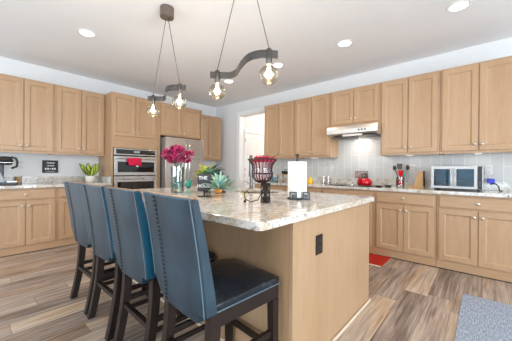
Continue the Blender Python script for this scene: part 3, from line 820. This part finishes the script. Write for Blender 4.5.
# yellow figure
t = thing('yellow_timer', 'small yellow pear-shaped kitchen timer right of the paper towel', 'timer', (-.45, -3.01, .9145))
obj('body', lathe(B(), [(.04, 0), (.05, .02), (.046, .05), (.028, .08), (.022, .10), (.006, .115)], n=22), m_yellow, t, smooth=60)
bm = B()
for s in (-1, 1): ball(bm, (0, s * .052, .03), .02)
obj('side_knob', bm, m_orange, t, smooth=60)
# bread box shelves and black caddy at the far counter
t = thing('wooden_riser', 'two-tier wooden counter riser beside the paper towel roll', 'riser', (-.28, -2.36, .9145), RIGHT)
obj('lower_shelf', boxes((-.12, .16, -.10, .10, .04, .055)), m_lightwood, t, bevel=.002)
obj('upper_shelf', boxes((-.10, .16, -.10, .10, .135, .15)), m_lightwood, t, bevel=.002)
for x in (-.095, .145):
    for y in (-.09, .08): obj('post', boxes((x, x + .012, y, y + .012, 0, .0395), (x, x + .012, y, y + .012, .0555, .1345)), m_iron, t)
t = thing('black_basket', 'small black basket on the upper tier of the wooden riser', 'basket', (-.28, -2.41, 1.065), RIGHT)
obj('tray', loft(B(), [[(-.05, -.07, 0), (.10, -.07, 0), (.10, .07, 0), (-.05, .07, 0)], [(-.06, -.08, .06), (.11, -.08, .06), (.11, .08, .06), (-.06, .08, .06)]]), m_black, t, bevel=.004)
obj('bar_handle', tube(B(), [(-.05, 0, .06), (-.03, 0, .085), (.08, 0, .085), (.10, 0, .06)], .006, 8), m_iron, t, smooth=50)
t = thing('storage_tub', 'pale blue clear tub on the counter left of the wooden riser', 'tub', (-.38, -2.19, .9145), RIGHT)
obj('tub', boxes((-.05, .05, -.06, .06, 0, .09)), m_paleblue, t, bevel=.008)
obj('lid', boxes((-.054, .054, -.064, .064, .0905, .102)), plain('tub_lid', lin(150, 200, 230), .4, noise=.02), t, bevel=.003)
# under-cabinet light pucks
for y, l in ((-4.42, 'small under-cabinet light above the utensil crock'), (-5.14, 'small under-cabinet light above the toaster oven'), (-2.95, 'small under-cabinet light left of the range hood')):
    t = thing('cabinet_light', l, 'cabinet light', (-.20, y, 1.3865))
    obj('housing', boxes((-.10, .10, -.04, .04, -.030, -.0005)), m_white, t, bevel=.003)
    obj('lens', boxes((-.08, .08, -.03, .03, -.034, -.0305)), m_puck, t)
    d = bpy.data.lights.new('puck_lamp', 'AREA'); d.shape = 'RECTANGLE'; d.size = .16; d.size_y = .06; d.energy = .2; d.color = (1, .95, .9)
    o = bpy.data.objects.new('puck_lamp', d); COL.objects.link(o); o.parent = t; o.location = (0, 0, -.04)

# ------------------------------------------------------------------ left counter things
t = thing('coffee_maker', 'black coffee maker with silver side tank at the left edge', 'coffee maker', (-3.925, -.27, .9145))
obj('base', boxes((-.13, .12, -.15, .13, 0, .035)), m_black, t, bevel=.006)
obj('column', boxes((-.13, -.005, -.02, .13, .0355, .30)), m_black, t, bevel=.012)
obj('brew_head', loft(B(), [[(-.13, -.13, .27), (.07, -.13, .27), (.07, .12, .27), (-.13, .12, .27)], [(-.12, -.15, .33), (.08, -.15, .33), (.08, .13, .33), (-.12, .13, .33)], [(-.10, -.13, .385), (.05, -.13, .385), (.05, .11, .385), (-.10, .11, .385)]]), m_black, t, bevel=.014)
obj('handle', tube(B(), [(.05, -.16, .375), (.10, -.165, .36), (.115, -.165, .31), (.11, -.15, .25), (.06, -.13, .225)], .014, 10), m_black, t, smooth=60)
obj('chrome_band', tube(B(), [(-.10, -.152, .30), (.075, -.152, .30)], .008, 8), m_chrome, t, smooth=50)
obj('water_tank', loft(B(), [[(-.11, -.152, .0355), (.0, -.152, .0355), (.0, -.06, .0355), (-.11, -.06, .0355)], [(-.12, -.15, .17), (-.045, -.15, .17), (-.045, -.06, .17), (-.12, -.06, .17)]]), m_tank, t, bevel=.006)
obj('drip_tray', boxes((.01, .115, -.145, .05, .0355, .05)), m_steel, t, bevel=.003)
t = thing('pod_carousel', 'small wire holder of brown coffee pods right of the coffee maker', 'pod holder', (-3.775, -.17, .9145))
obj('rack', boxes((-.035, .035, -.035, .035, 0, .008), (-.035, -.030, -.035, -.030, .008, .11), (.030, .035, -.035, -.030, .008, .11), (-.035, -.030, .030, .035, .008, .11), (.030, .035, .030, .035, .008, .11)), m_iron, t)
for k in range(3): obj('pod', lathe(B(), [(.02, .0085 + .034 * k), (.025, .038 + .034 * k)], n=14), m_orange if k == 1 else m_lightwood, t, smooth=40)
# letter sign on the wall
t = thing('wall_sign', 'small black sign with white lettering on the wall above the left counter', 'sign', (-3.381, -.001, 1.072))
obj('board', boxes((-.10, .10, -.018, 0, 0, .198)), plain('sign_black', lin(44, 44, 48), .6, noise=.1), t, bevel=.003)
bm = B()
yl = (-.0195, -.0183)
def strokes(bm, x0, x1, z, h, n, th):
    for i in range(n):
        a = x0 + (x1 - x0) * i / n; b = a + (x1 - x0) / n * .72
        box(bm, a, a + th, *yl, z, z + h * (1 if i % 2 else .8))
        box(bm, a + th, b, *yl, z + h * (.35 if i % 3 else .6), z + h * (.35 if i % 3 else .6) + th)
        if i % 2: box(bm, b - th, b, *yl, z, z + h * .6)
strokes(bm, -.045, .06, .145, .026, 7, .0045)
strokes(bm, -.042, .05, .103, .022, 8, .004)
for i in range(5): 
    x = -.068 + i * .029
    box(bm, x, x + .019, *yl, .050 + (.006 if i == 2 else 0), .078 - (.008 if i == 2 else 0))
strokes(bm, -.06, .06, .018, .012, 9, .003)
obj('lettering', bm, m_white, t)
# variegated plant
t = thing('potted_plant', 'variegated yellow-green plant in a white pot on the left counter', 'plant', (-2.90, -.28, .9145))
obj('pot', lathe(B(), [(.05, 0), (.062, .01), (.075, .11), (.068, .11), (.06, .10)], n=26), m_ceramic, t, smooth=50)
obj('soil', lathe(B(), [(.062, .098), (.02, .104)], n=20), m_soil, t)
bm = B(); bm2 = B()
for k, (ax, ay, L, w_) in enumerate(((-.75, -.15, .24, .075), (-.35, -.4, .22, .08), (-.1, .1, .21, .08), (.25, -.35, .21, .085), (.55, -.1, .23, .085), (-.5, .25, .2, .07), (.4, .3, .2, .07), (0.05, -.5, .17, .075), (.7, -.35, .17, .07), (-.65, -.45, .19, .07))):
    leaf(bm, (ax * .03, ay * .03, .104), (ax * .85, ay, 1), L * 1.12, w_ * .86, .05, side=(1, 0, .35 * (-1 if ax > 0 else 1)))
    leaf(bm2, (ax * .03, ay * .03 - .004, .112), (ax * .85, ay, 1), L * .98, w_ * .5, .05, side=(1, 0, .35 * (-1 if ax > 0 else 1)))
obj('leaves', bm, m_varieg, t, smooth=80)
obj('yellow_leaf_centres', bm2, plain('leaf_yellow', lin(204, 206, 84), .5, noise=.35, scale=40), t, smooth=80)

# ------------------------------------------------------------------ things on the island
IZ = .9145
# vase and bouquet
t = thing('glass_vase', 'clear glass cylinder vase holding magenta flowers on the island', 'vase', (-2.91, -2.95, IZ))
bm = lathe(B(), [(.058, 0), (.062, .004), (.066, .255), (.062, .255), (.057, .012)], n=32)
obj('glass', bm, m_glass, t, smooth=40)
bm = B()
for k in range(26):
    a = random.random() * 6.28; r = .04 * random.random() ** .5
    ball(bm, (r * math.cos(a), r * math.sin(a), .018 + .004 * (k % 3)), .010, 1)
obj('pebbles', bm, plain('vase_pebbles', lin(206, 192, 120), .4, noise=.4, scale=40), t, smooth=60)
t = thing('flower_bouquet', 'dense bunch of magenta flowers in the glass vase', 'flowers', (-2.91, -2.95, IZ + .032))
bm = B(); tips = []
for k in range(110):
    while True:
        p = Vector((random.uniform(-1, 1), random.uniform(-1, 1), random.uniform(-.75, 1)))
        if .5 < p.length < 1: break
    tips.append(Vector((p.x * .150, p.y * .150, .330 + p.z * .092)))
for k in range(14):
    q = tips[k]; a = k * 2.4
    tube(bm, [(.02 * math.cos(a), .02 * math.sin(a), 0), (.03 * math.cos(a + .6), .03 * math.sin(a + .6), .16), q * .55 + Vector((0, 0, .12)), q], .0022, 6)
obj('stems', bm, m_stem, t, smooth=60)
for nm, mm, sel in (('blossoms', m_mag, 0), ('dark_blossoms', m_mag2, 1)):
    bm = B()
    for i, p in enumerate(tips):
        if (i % 3 == 2) != bool(sel): continue
        for j in range(11):
            a = random.uniform(0, 6.28); e_ = random.uniform(-.6, 1.2)
            dd = Vector((math.cos(a) * math.cos(e_), math.sin(a) * math.cos(e_), math.sin(e_)))
            leaf(bm, p, dd, random.uniform(.020, .034), random.uniform(.013, .02), .1)
        ball(bm, p, .011, 1)
    obj(nm, bm, mm, t, smooth=80)
# word sign on its stem, turned to the camera
t = thing('word_sign', 'black standing block sign with white letters on the island', 'sign', (-2.955, -3.435, IZ), math.radians(-48))
obj('foot', boxes((-.052, .052, -.022, .022, 0, .006)), m_black, t, bevel=.002)
obj('stem', boxes((-.005, .005, -.004, .004, .0065, .045)), m_black, t)
obj('board', boxes((-.055, .055, -.010, .010, .0455, .190)), plain('sign_charcoal', lin(52, 50, 54), .5, noise=.08), t, bevel=.002)
def text(name, s, size, loc, parent, mat):
    c_ = bpy.data.curves.new(name, 'FONT'); c_.body = s; c_.size = size; c_.extrude = .0008; c_.align_x = 'CENTER'; c_.align_y = 'CENTER'; c_.offset = .0003
    o_ = bpy.data.objects.new(name, c_); COL.objects.link(o_)
    dg = bpy.context.evaluated_depsgraph_get()
    me = bpy.data.meshes.new_from_object(o_.evaluated_get(dg)); bpy.data.objects.remove(o_)
    me.materials.append(mat)
    o_ = bpy.data.objects.new(name, me); COL.objects.link(o_)
    o_.parent = parent; o_.location = loc; o_.rotation_euler = (PI / 2, 0, 0)
    return o_
text('lettering', 'THE', .040, (-.01, -.0112, .155), t, m_white)
text('lettering', 'HOUSE', .036, (0, -.0112, .088), t, m_white)
obj('groove', boxes((-.0545, .0545, -.0106, -.0102, .118, .122)), m_black, t)
# plant arrangement behind and right of it
def spray(name, label, cat, loc, sets, pot=None):
    t = thing(name, label, cat, loc)
    if pot: obj('pot', lathe(B(), [(pot * .7, 0), (pot, pot * 1.5), (pot * .9, pot * 1.5), (pot * .8, pot * 1.3)], n=22), m_iron, t, smooth=50)
    for nm, mm, z0, n_, L, w_, elev, az, dr in sets:
        bm = B()
        for k in range(n_):
            a = math.radians(random.uniform(*az)); e_ = math.radians(random.uniform(*elev))
            d_ = Vector((math.cos(a) * math.cos(e_), math.sin(a) * math.cos(e_), math.sin(e_)))
            b_ = Vector((0, 0, z0)) + d_ * random.uniform(0, .05)
            leaf(bm, b_, d_, L * random.uniform(.7, 1.15), w_ * random.uniform(.8, 1.2), dr)
        obj(nm, bm, mm, t, smooth=80)
    return t
spray('leafy_arrangement', 'yellow-green leafy arrangement in a dark pot behind the word sign', 'plant', (-2.67, -3.10, IZ),
      [('lime_leaves', m_lime, .16, 44, .13, .045, (0, 80), (40, 330), .3), ('green_leaves', m_green, .13, 30, .19, .04, (-5, 55), (200, 400), .35),
       ('teal_leaves', m_teal, .12, 22, .20, .034, (5, 60), (200, 380), .3), ('slate_leaves', m_slate, .13, 16, .20, .036, (10, 60), (230, 350), .2)], pot=.055)
spray('teal_succulent', 'pale teal spiky succulent draping on the island right of the word sign', 'plant', (-2.86, -3.52, IZ + .028),
      [('pale_leaves', m_sage, .03, 44, .15, .02, (5, 80), (0, 360), .18), ('teal_leaves', m_teal, .035, 30, .14, .02, (0, 75), (0, 360), .2),
       ('rosette', m_tealglass, .03, 14, .06, .018, (20, 80), (0, 360), .1)])
t = thing('feather_leaf', 'dark upright leaf ornament at the right end of the leafy arrangement', 'ornament', (-2.60, -3.27, IZ))
obj('stand', lathe(B(), [(.025, 0), (.022, .01), (.004, .02), (.003, .06)], n=16), m_iron, t, smooth=50)
bm = B(); leaf(bm, (0, 0, .05), (.25, -.35, 1), .13, .05, 0, side=(.6, -.75, 0), th=.004); obj('blade', bm, m_slate, t, smooth=80)
t = thing('orange_gourd', 'small orange-brown gourd among the leaves', 'gourd', (-2.70, -3.31, IZ))
obj('fruit', lathe(B(), [(.012, 0), (.034, .012), (.040, .035), (.028, .062), (.008, .07)], n=18), m_orange, t, smooth=70)
obj('stalk', tube(B(), [(0, 0, .07), (.004, 0, .088)], .004, 6), m_stem, t)
for i, (x, y, l) in enumerate(((-2.62, -2.50, 'teal glass bird just right of the vase'), (-2.55, -2.60, 'teal glass bird between vase and word sign, the farther right one'))):
    t = thing('glass_bird', l, 'ornament', (x, y, IZ), math.radians(-40 - 60 * i))
    bm = ball(B(), (0, 0, .045), .042, 3, (1.25, .7, .95)); ball(bm, (.045, 0, .09), .022, 2)
    obj('body', bm, m_tealglass, t, smooth=80)
    obj('tail', loft(B(), [[(-.04, -.012, .04), (-.04, .012, .04), (-.04, .012, .06), (-.04, -.012, .06)], [(-.10, -.02, .085), (-.10, .02, .085), (-.10, .02, .092), (-.10, -.02, .092)]]), m_teal, t)
    obj('beak', lathe(B(), [(.006, 0), (.001, .016)], (.065, 0, .09), 8, 'x'), m_orange, t)
t = thing('yellow_sprig', 'tiny yellow-green sprig lying by the end of the leafy arrangement', 'sprig', (-2.66, -3.62, IZ + .008))
bm = B()
for k in range(7): leaf(bm, (0, 0, 0), (math.cos(k), math.sin(k), .45 + .1 * (k % 3)), .045, .018, .15)
obj('leaves', bm, m_lime, t, smooth=80)

# iron basket on lattice pedestal
t = thing('iron_basket_stand', 'flared wrought-iron basket on a lattice pedestal, lined with pink glass', 'basket', (-2.915, -4.047, IZ), math.radians(-47))
zb = .135
prof = [(.022, zb + .003), (.048, zb + .014), (.070, zb + .042), (.073, zb + .066), (.066, zb + .09), (.072, zb + .125), (.100, zb + .163)]
NR = 20
for k in range(NR):
    a = 2 * PI * k / NR
    obj('rib', tube(B(), [(-.008 + r * math.cos(a), r * math.sin(a), z) for r, z in prof], .0027, 6), m_iron, t, smooth=50)
bm = B()
for r, z in ((.100, zb + .163), (.073, zb + .066), (.048, zb + .014)):
    tube(bm, [(-.008 + r * math.cos(2 * PI * k / 28), r * math.sin(2 * PI * k / 28), z) for k in range(28)], .0045, 6, True)
obj('hoop', bm, m_iron, t, smooth=50)
bm = B()
lp = [(r - .006, z + .002) for r, z in prof]
lathe(bm, lp, (-.008, 0, 0), 32)
obj('liner', bm, glass('rose_glass', (.98, .86, .92, 1), .10), t, smooth=60)
ped = B()
for k in range(6):
    for s in (-1, 1):
        tube(ped, [(.014 + .031 * math.cos(k * PI / 3 + s * q * .35), .031 * math.sin(k * PI / 3 + s * q * .35), .004 + q * .032) for q in range(5)], .004, 6)
for z in (.006, .066, .132): tube(ped, [(.014 + .032 * math.cos(2 * PI * k / 18), .032 * math.sin(2 * PI * k / 18), z) for k in range(18)], .004, 6, True)
lathe(ped, [(.016, .0), (.020, .03), (.012, .06), (.020, .134)], (.014, 0, 0), 14)
obj('pedestal', ped, m_iron, t, smooth=50)
sc = tube(B(), [(-.008, 0, .075), (-.04, -.01, .018), (-.085, -.01, .006), (-.125, 0, .022), (-.135, .02, .06), (-.115, .02, .082), (-.10, .01, .06)], .0032, 6)
tube(sc, [(-.145, 0, .072), (.10, 0, .072)], .0035, 6)
ball(sc, (-.128, 0, .010), .010, 2)
obj('scroll', sc, m_iron, t, smooth=50)
t = thing('pink_potpourri', 'bright pink petals heaped in the top of the iron basket', 'petals', (-2.920, -4.041, IZ + zb + .147), math.radians(-47))
bm = B()
for k in range(60):
    a = random.random() * 6.28; r = .076 * random.random() ** .5
    dd = Vector((random.uniform(-1, 1), random.uniform(-1, 1), random.uniform(-.1, .5)))
    leaf(bm, (r * math.cos(a), r * math.sin(a), .015 + random.uniform(0, .014)), dd, .035, .024, .2)
lathe(bm, [(.072, .0), (.084, .010), (.05, .02), (.01, .024)], n=18)
o = obj('petals', bm, plain('hot_pink', lin(206, 44, 92), .7, noise=.3, scale=40), t, smooth=80)

# paper towel
t = thing('paper_towel_holder', 'dark metal paper towel holder with square corner posts', 'holder', (-2.545, -4.085, IZ), math.radians(-45))
obj('base', lathe(B(), [(.078, 0), (.078, .008), (.07, .012)], n=28), m_iron, t, smooth=40)
obj('rod', lathe(B(), [(.008, .0125), (.008, .335), (.014, .338), (.014, .352), (.004, .356)], n=14), m_iron, t, smooth=40)
for sx_ in (-1, 1):
    c_ = sx_ * .05
    bm = boxes((c_ - .028, c_ - .018, -.092, -.082, .0, .062), (c_ + .018, c_ + .028, -.092, -.082, 0, .062), (c_ - .018, c_ + .018, -.092, -.082, .05, .062), (c_ - .018, c_ + .018, -.092, -.082, .0, .012), (c_ - .012, c_ + .012, -.090, -.084, .02, .042), (c_ - .02, c_ + .02, -.082, -.06, 0, .008))
    obj('square_post', bm, m_black, t)
t = thing('paper_towel_roll', 'full white paper towel roll standing on its holder', 'paper towel', (-2.545, -4.085, IZ + .0135), 0)
bm = B()
N = 40
ring = lambda r, z: [bm.verts.new((r * math.cos(2 * PI * k / N), r * math.sin(2 * PI * k / N), z)) for k in range(N)]
rs = [ring(.021, 0), ring(.072, 0), ring(.074, .004), ring(.074, .274), ring(.072, .278), ring(.021, .278)]
for i in range(6):
    a, b = rs[i], rs[(i + 1) % 6]
    for k in range(N): bm.faces.new((a[k], a[(k + 1) % N], b[(k + 1) % N], b[k]))
obj('roll', bm, m_paper, t, smooth=40)
bm = B()
rs = [[bm.verts.new((r * math.cos(2 * PI * k / 24), r * math.sin(2 * PI * k / 24), z)) for k in range(24)] for r, z in ((.0195, .001), (.0205, .001), (.0205, .279), (.0195, .279))]
for i in range(4):
    a, b = rs[i], rs[(i + 1) % 4]
    for k in range(24): bm.faces.new((a[k], a[(k + 1) % 24], b[(k + 1) % 24], b[k]))
obj('cardboard_core', bm, m_lightwood, t, smooth=40)

# ------------------------------------------------------------------ bar stools
def sabre(y0, y1, zt):
    """rear leg: square section bending back to the floor"""
    secs = []
    for i in range(9):
        u = i / 8; z = zt * (1 - u)
        x = .072 - .068 * u ** 2
        h = .026 - .003 * u
        secs.append([(x - h + .018, y0, z), (x + h + .018, y0, z), (x + h + .018, y1, z), (x - h + .018, y1, z)])
    return loft(B(), secs)
HW = .228
SCOL = [-1, -.93, -.86, -.80, -.77, -.64, -.5, -.35, -.2, -.05, .1, .25, .38, .5, .6, .7, .78, .85, .91, .96, 1]
def back_pt(s, v, inner):
    """leather back: s = -1 (right, -y) .. 1 (left, +y)"""
    if s <= -.795: zb_ = .548
    elif s < .38: zb_ = .508
    else: zb_ = .508 + .10 * ((s - .38) / .62) ** 2.2
    z = zb_ + (1.025 - zb_) * v
    y = s * (HW - .004 * max(0, (z - .53) / .49))
    lean = -.070 * max(0, (z - .508) / .517) ** 1.4
    x = .026 + lean - .010 * (1 - s * s)
    th = .064 - .026 * max(0, (z - .508) / .517)
    return (x + (th if inner else 0), y, z)
def backrest(bm, NZ=14):
    NS = len(SCOL) - 1
    pt = back_pt
    grid = []
    for inner in (0, 1):
        grid.append([[bm.verts.new(pt(SCOL[i], j / NZ, inner)) for j in range(NZ + 1)] for i in range(NS + 1)])
    o_, n_ = grid
    for i in range(NS):
        for j in range(NZ):
            bm.faces.new((o_[i][j], o_[i + 1][j], o_[i + 1][j + 1], o_[i][j + 1]))
            bm.faces.new((n_[i][j], n_[i][j + 1], n_[i + 1][j + 1], n_[i + 1][j]))
    for i in range(NS):
        for j in (0, NZ): bm.faces.new((o_[i][j], o_[i + 1][j], n_[i + 1][j], n_[i][j]))
    for j in range(NZ):
        for i in (0, NS): bm.faces.new((o_[i][j], o_[i][j + 1], n_[i][j + 1], n_[i][j]))
    return pt
def make_stool(label, loc, rz, side=None):
    t = thing('bar_stool', label, 'bar stool', loc, rz, 'blue leather bar stools along the island')
    bm = B(); pt = backrest(bm)
    back = obj('backrest', bm, m_leather, t, smooth=50, bevel=.006, seg=2)
    # side bands
    for s in (-1, 1):
        bm = B(); secs = []
        for j in range(15):
            a, b = Vector(pt(s, j / 14 * .985 + .005, 0)), Vector(pt(s, j / 14 * .985 + .005, 1))
            o1 = Vector((0, s * .0005, 0)); o2 = Vector((0, s * .004, 0))
            a += Vector((.006, 0, 0)); b -= Vector((.006, 0, 0))
            secs.append([a + o1, b + o1, b + o2, a + o2])
        loft(bm, secs); obj('side_band', bm, side or m_side, back)
    for s in (-1, 1):
        bm = tube(B(), [Vector(pt(s * .985, j / 14, 0)) + Vector((-.0015, 0, 0)) for j in range(15)], .0024, 6)
        obj('piping', bm, m_pipe, back, smooth=60)
    bm = tube(B(), [Vector(pt(-1 + 2 * i / 16, 1, 0)) + Vector((.006, 0, .001)) for i in range(17)], .0028, 6)
    obj('piping', bm, m_pipe, back, smooth=60)
    # warm reflection of the cabinets, painted as a tan strip along the top edge
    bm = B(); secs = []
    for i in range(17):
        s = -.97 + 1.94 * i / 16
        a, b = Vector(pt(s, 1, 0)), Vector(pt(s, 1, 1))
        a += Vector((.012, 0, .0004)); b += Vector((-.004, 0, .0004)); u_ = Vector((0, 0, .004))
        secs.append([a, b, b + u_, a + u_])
    loft(bm, secs); obj('top_reflection', bm, m_tan, back)
    # lacing down the left quarter
    bm = B()
    for k in range(25):
        v = .03 + .94 * k / 24
        p = Vector(pt(.38, v, 0)); q = Vector(pt(.38, min(1, v + .016), 0))
        for a, b in ((-.007, .007), (.007, -.007)):
            tube(bm, [p + Vector((-.003, a, 0)), q + Vector((-.003, b, 0))], .0026, 5)
    obj('lacing', bm, m_lace, back)
    obj('seam', tube(B(), [Vector(pt(.38, j / 14, 0)) + Vector((-.0005, 0, 0)) for j in range(15)], .0016, 5), m_pipe, back)
    # seat cushion
    bm = B(); NX, NY = 12, 12; top_, bot_ = [], []
    def sx(i): return .085 + .420 * i / NX
    for i in range(NX + 1):
        ra, rb = [], []
        for j in range(NY + 1):
            u_, v_ = 2 * i / NX - 1, 2 * j / NY - 1
            wy = .220 - .012 * max(0, u_) ** 3
            dome = (1 - abs(u_) ** 3.5) * (1 - abs(v_) ** 3.5)
            cr = 1 - .02 * (abs(u_) ** 6) * (abs(v_) ** 6)
            ra.append(bm.verts.new((sx(i), v_ * wy * cr, .578 + .036 * dome)))
            rb.append(bm.verts.new((sx(i), v_ * wy * cr, .548)))
        top_.append(ra); bot_.append(rb)
    for i in range(NX):
        for j in range(NY):
            bm.faces.new((top_[i][j], top_[i + 1][j], top_[i + 1][j + 1], top_[i][j + 1]))
            bm.faces.new((bot_[i][j], bot_[i][j + 1], bot_[i + 1][j + 1], bot_[i + 1][j]))
    for i in range(NX):
        for j in (0, NY): bm.faces.new((top_[i][j], top_[i + 1][j], bot_[i + 1][j], bot_[i][j]))
    for j in range(NY):
        for i in (0, NX): bm.faces.new((top_[i][j], top_[i][j + 1], bot_[i][j + 1], bot_[i][j]))
    seat = obj('seat', bm, m_seat, t, smooth=60, bevel=.006)
    ed = [(sx(0), -.2225, .551)] + [(.487, -.2225 + .004, .551), (.502, -.205, .551), (.505, 0, .551), (.502, .205, .551), (.487, .2185, .551), (sx(0), .2225, .551)]
    obj('piping', tube(B(), ed, 0.003, 6), m_pipe, seat, smooth=60)
    # frame
    bm = boxes((.095, .115, -.205, .205, .47, .5475), (.476, .496, -.205, .205, .47, .5475), (.115, .476, -.205, -.185, .47, .5475), (.115, .476, .185, .205, .47, .5475))
    obj('seat_frame', bm, m_espresso, t, bevel=.002)
    for s in (-1, 1):
        y0, y1 = sorted((s * .166, s * .212))
        obj('leg', sabre(y0, y1, .545), m_espresso, t, bevel=.003)
        bm = loft(B(), [[(x - hh, yc - hh, z), (x + hh, yc - hh, z), (x + hh, yc + hh, z), (x - hh, yc + hh, z)] for x, yc, hh, z in ((.478, s * .186, .018, 0), (.472, s * .186, .0225, .469))])
        obj('leg', bm, m_espresso, t, bevel=.003)
        obj('stretcher', boxes((.06, .475, s * .183 - .011, s * .183 + .011, .275, .305)), m_espresso, t, bevel=.002)
        obj('stretcher', boxes((.055, .475, s * .183 - .009, s * .183 + .009, .215, .240)), m_espresso, t, bevel=.002)
    obj('back_stretcher', boxes((.055, .085, -.165, .165, .245, .272)), m_espresso, t, bevel=.002)
    obj('footrest', boxes((.466, .490, -.168, .168, .185, .215)), m_espresso, t, bevel=.002)
    return t
SX_ = -3.665
make_stool('nearest blue leather bar stool, its dark seat in view, at the island end', (SX_ - .003, -4.144, 0), math.radians(-4), m_leather)
make_stool('second nearest blue leather bar stool, right behind the nearest one', (SX_, -3.622, 0), math.radians(-1))
make_stool('third blue leather bar stool counting from the nearest', (SX_, -3.128, 0), math.radians(0))
make_stool('farthest blue leather bar stool, closest to the left base cabinets', (SX_, -2.664, 0), math.radians(1))

# ------------------------------------------------------------------ rugs
def rug(name, label, x0, x1, y0, y1, mat, cat='rug', h=.009):
    o = obj(name, boxes((x0, x1, y0, y1, .0005, h)), mat, bevel=.003)
    return tag(o, label, cat)
rug('area_rug', 'grey ribbed rug on the plank floor at the lower right', -3.0, -1.215, -6.3, -5.05, m_rug)
o = rug('kitchen_mat', 'red mat on the floor in front of the cooktop cabinet', -1.01, -.60, -4.285, -3.10, m_redrug, 'mat')
obj('edge_binding', boxes((-1.026, -1.0105, -4.285, -3.10, .0005, .0095)), plain('cream_binding', lin(226, 206, 180), .9, noise=.05), o)

# ------------------------------------------------------------------ pendants
S_CURVE = [(-.03, .315), (.015, .275), (.060, .23), (.085, .20), (.070, .115), (.0, .0), (-.055, -.115), (-.063, -.185), (-.045, -.24), (-.010, -.28), (.035, -.315)]
def smooth_curve(P, n=5):
    P = [Vector((x, y, 0)) for x, y in P]; out = []
    for i in range(len(P) - 1):
        p0, p1, p2, p3 = P[max(i - 1, 0)], P[i], P[i + 1], P[min(i + 2, len(P) - 1)]
        for k in range(n):
            t_ = k / n
            out.append(.5 * ((2 * p1) + (p2 - p0) * t_ + (2 * p0 - 5 * p1 + 4 * p2 - p3) * t_ ** 2 + (3 * p1 - p0 - 3 * p2 + p3) * t_ ** 3))
    out.append(P[-1]); return out
def pendant(label, cx_, cy_, zb_=1.905, dy=.28):
    t = thing('pendant_light', label, 'pendant light', (cx_, cy_, 0), 0, 'pendant lights over the island')
    bm = lathe(B(), [(.058, H - .098), (.066, H - .094), (.066, H - .0005)], (-.02, -.06, 0), 28)
    obj('canopy', bm, plain('canopy_bronze', lin(112, 98, 88), .5, .4, noise=.1), t, smooth=40)
    pts = smooth_curve(S_CURVE)
    bm = B(); secs = []
    for i, p in enumerate(pts):
        d_ = (pts[min(i + 1, len(pts) - 1)] - pts[max(i - 1, 0)]).normalized(); n_ = Vector((-d_.y, d_.x, 0)) * .004
        secs.append([p - n_ + Vector((0, 0, zb_ - .027)), p + n_ + Vector((0, 0, zb_ - .027)), p + n_ + Vector((0, 0, zb_ + .027)), p - n_ + Vector((0, 0, zb_ + .027))])
    loft(bm, secs)
    obj('curved_arm', bm, m_fixture, t, smooth=30)
    for s, ax, ay in ((1, .012, .275), (-1, -.008, -.275)):
        so_ = obj('socket', lathe(B(), [(.019, zb_ - .068), (.022, zb_ - .064), (.022, zb_ + .02), (.016, zb_ + .036), (.005, zb_ + .042)], (ax, ay, 0), 18), m_fixture, t, smooth=40)
        obj('cord', tube(B(), [(ax, ay, zb_ + .04), (-.02 + ax * .1, -.06 + ay * .07, H - .096)], .0032, 6), m_cord, t, smooth=60)
        R_, zc = .066, zb_ - .136
        prof = [(R_ * math.sin(a), zc - R_ * math.cos(a)) for a in [PI * k / 16 for k in range(1, 13)]] + [(.030, zb_ - .085), (.021, zb_ - .074), (.018, zb_ - .066)]
        b_ = obj('bulb', lathe(B(), prof, (ax, ay, 0), 24), m_bulb, so_, smooth=60)
        bm = B()
        for k in range(4):
            a = PI * k / 2
            tube(bm, [(ax + .009 * math.cos(a), ay + .009 * math.sin(a), zb_ - .085), (ax + .015 * math.cos(a + .5), ay + .015 * math.sin(a + .5), zb_ - .155)], .0016, 5)
        obj('filament', bm, m_fil, b_)
        d = bpy.data.lights.new('bulb_lamp', 'POINT'); d.energy = 12; d.color = (1, .96, .92); d.shadow_soft_size = .03
        o = bpy.data.objects.new('bulb_lamp', d); COL.objects.link(o); o.parent = t; o.location = (ax, ay, zc - .01)
pendant('nearer pendant of two globe bulbs on a wavy arm, ceiling plate out of view', -2.948, -3.845)
pendant('farther two-bulb pendant hanging from a round bronze ceiling plate', -2.948, -2.775)

# hall lamp
t = thing('hall_ceiling_light', 'flush ceiling lamp in the hall beyond the doorway', 'ceiling light', (1.1, -1.9, H))
obj('shade', lathe(B(), [(.05, -.09), (.12, -.07), (.15, -.03), (.15, -.0005)], n=26), m_lamp, t, smooth=60)
d = bpy.data.lights.new('hall_lamp', 'POINT'); d.energy = 62; d.color = (1, .88, .78); d.shadow_soft_size = .15
o = bpy.data.objects.new('hall_lamp', d); COL.objects.link(o); o.parent = t; o.location = (0, 0, -.2)
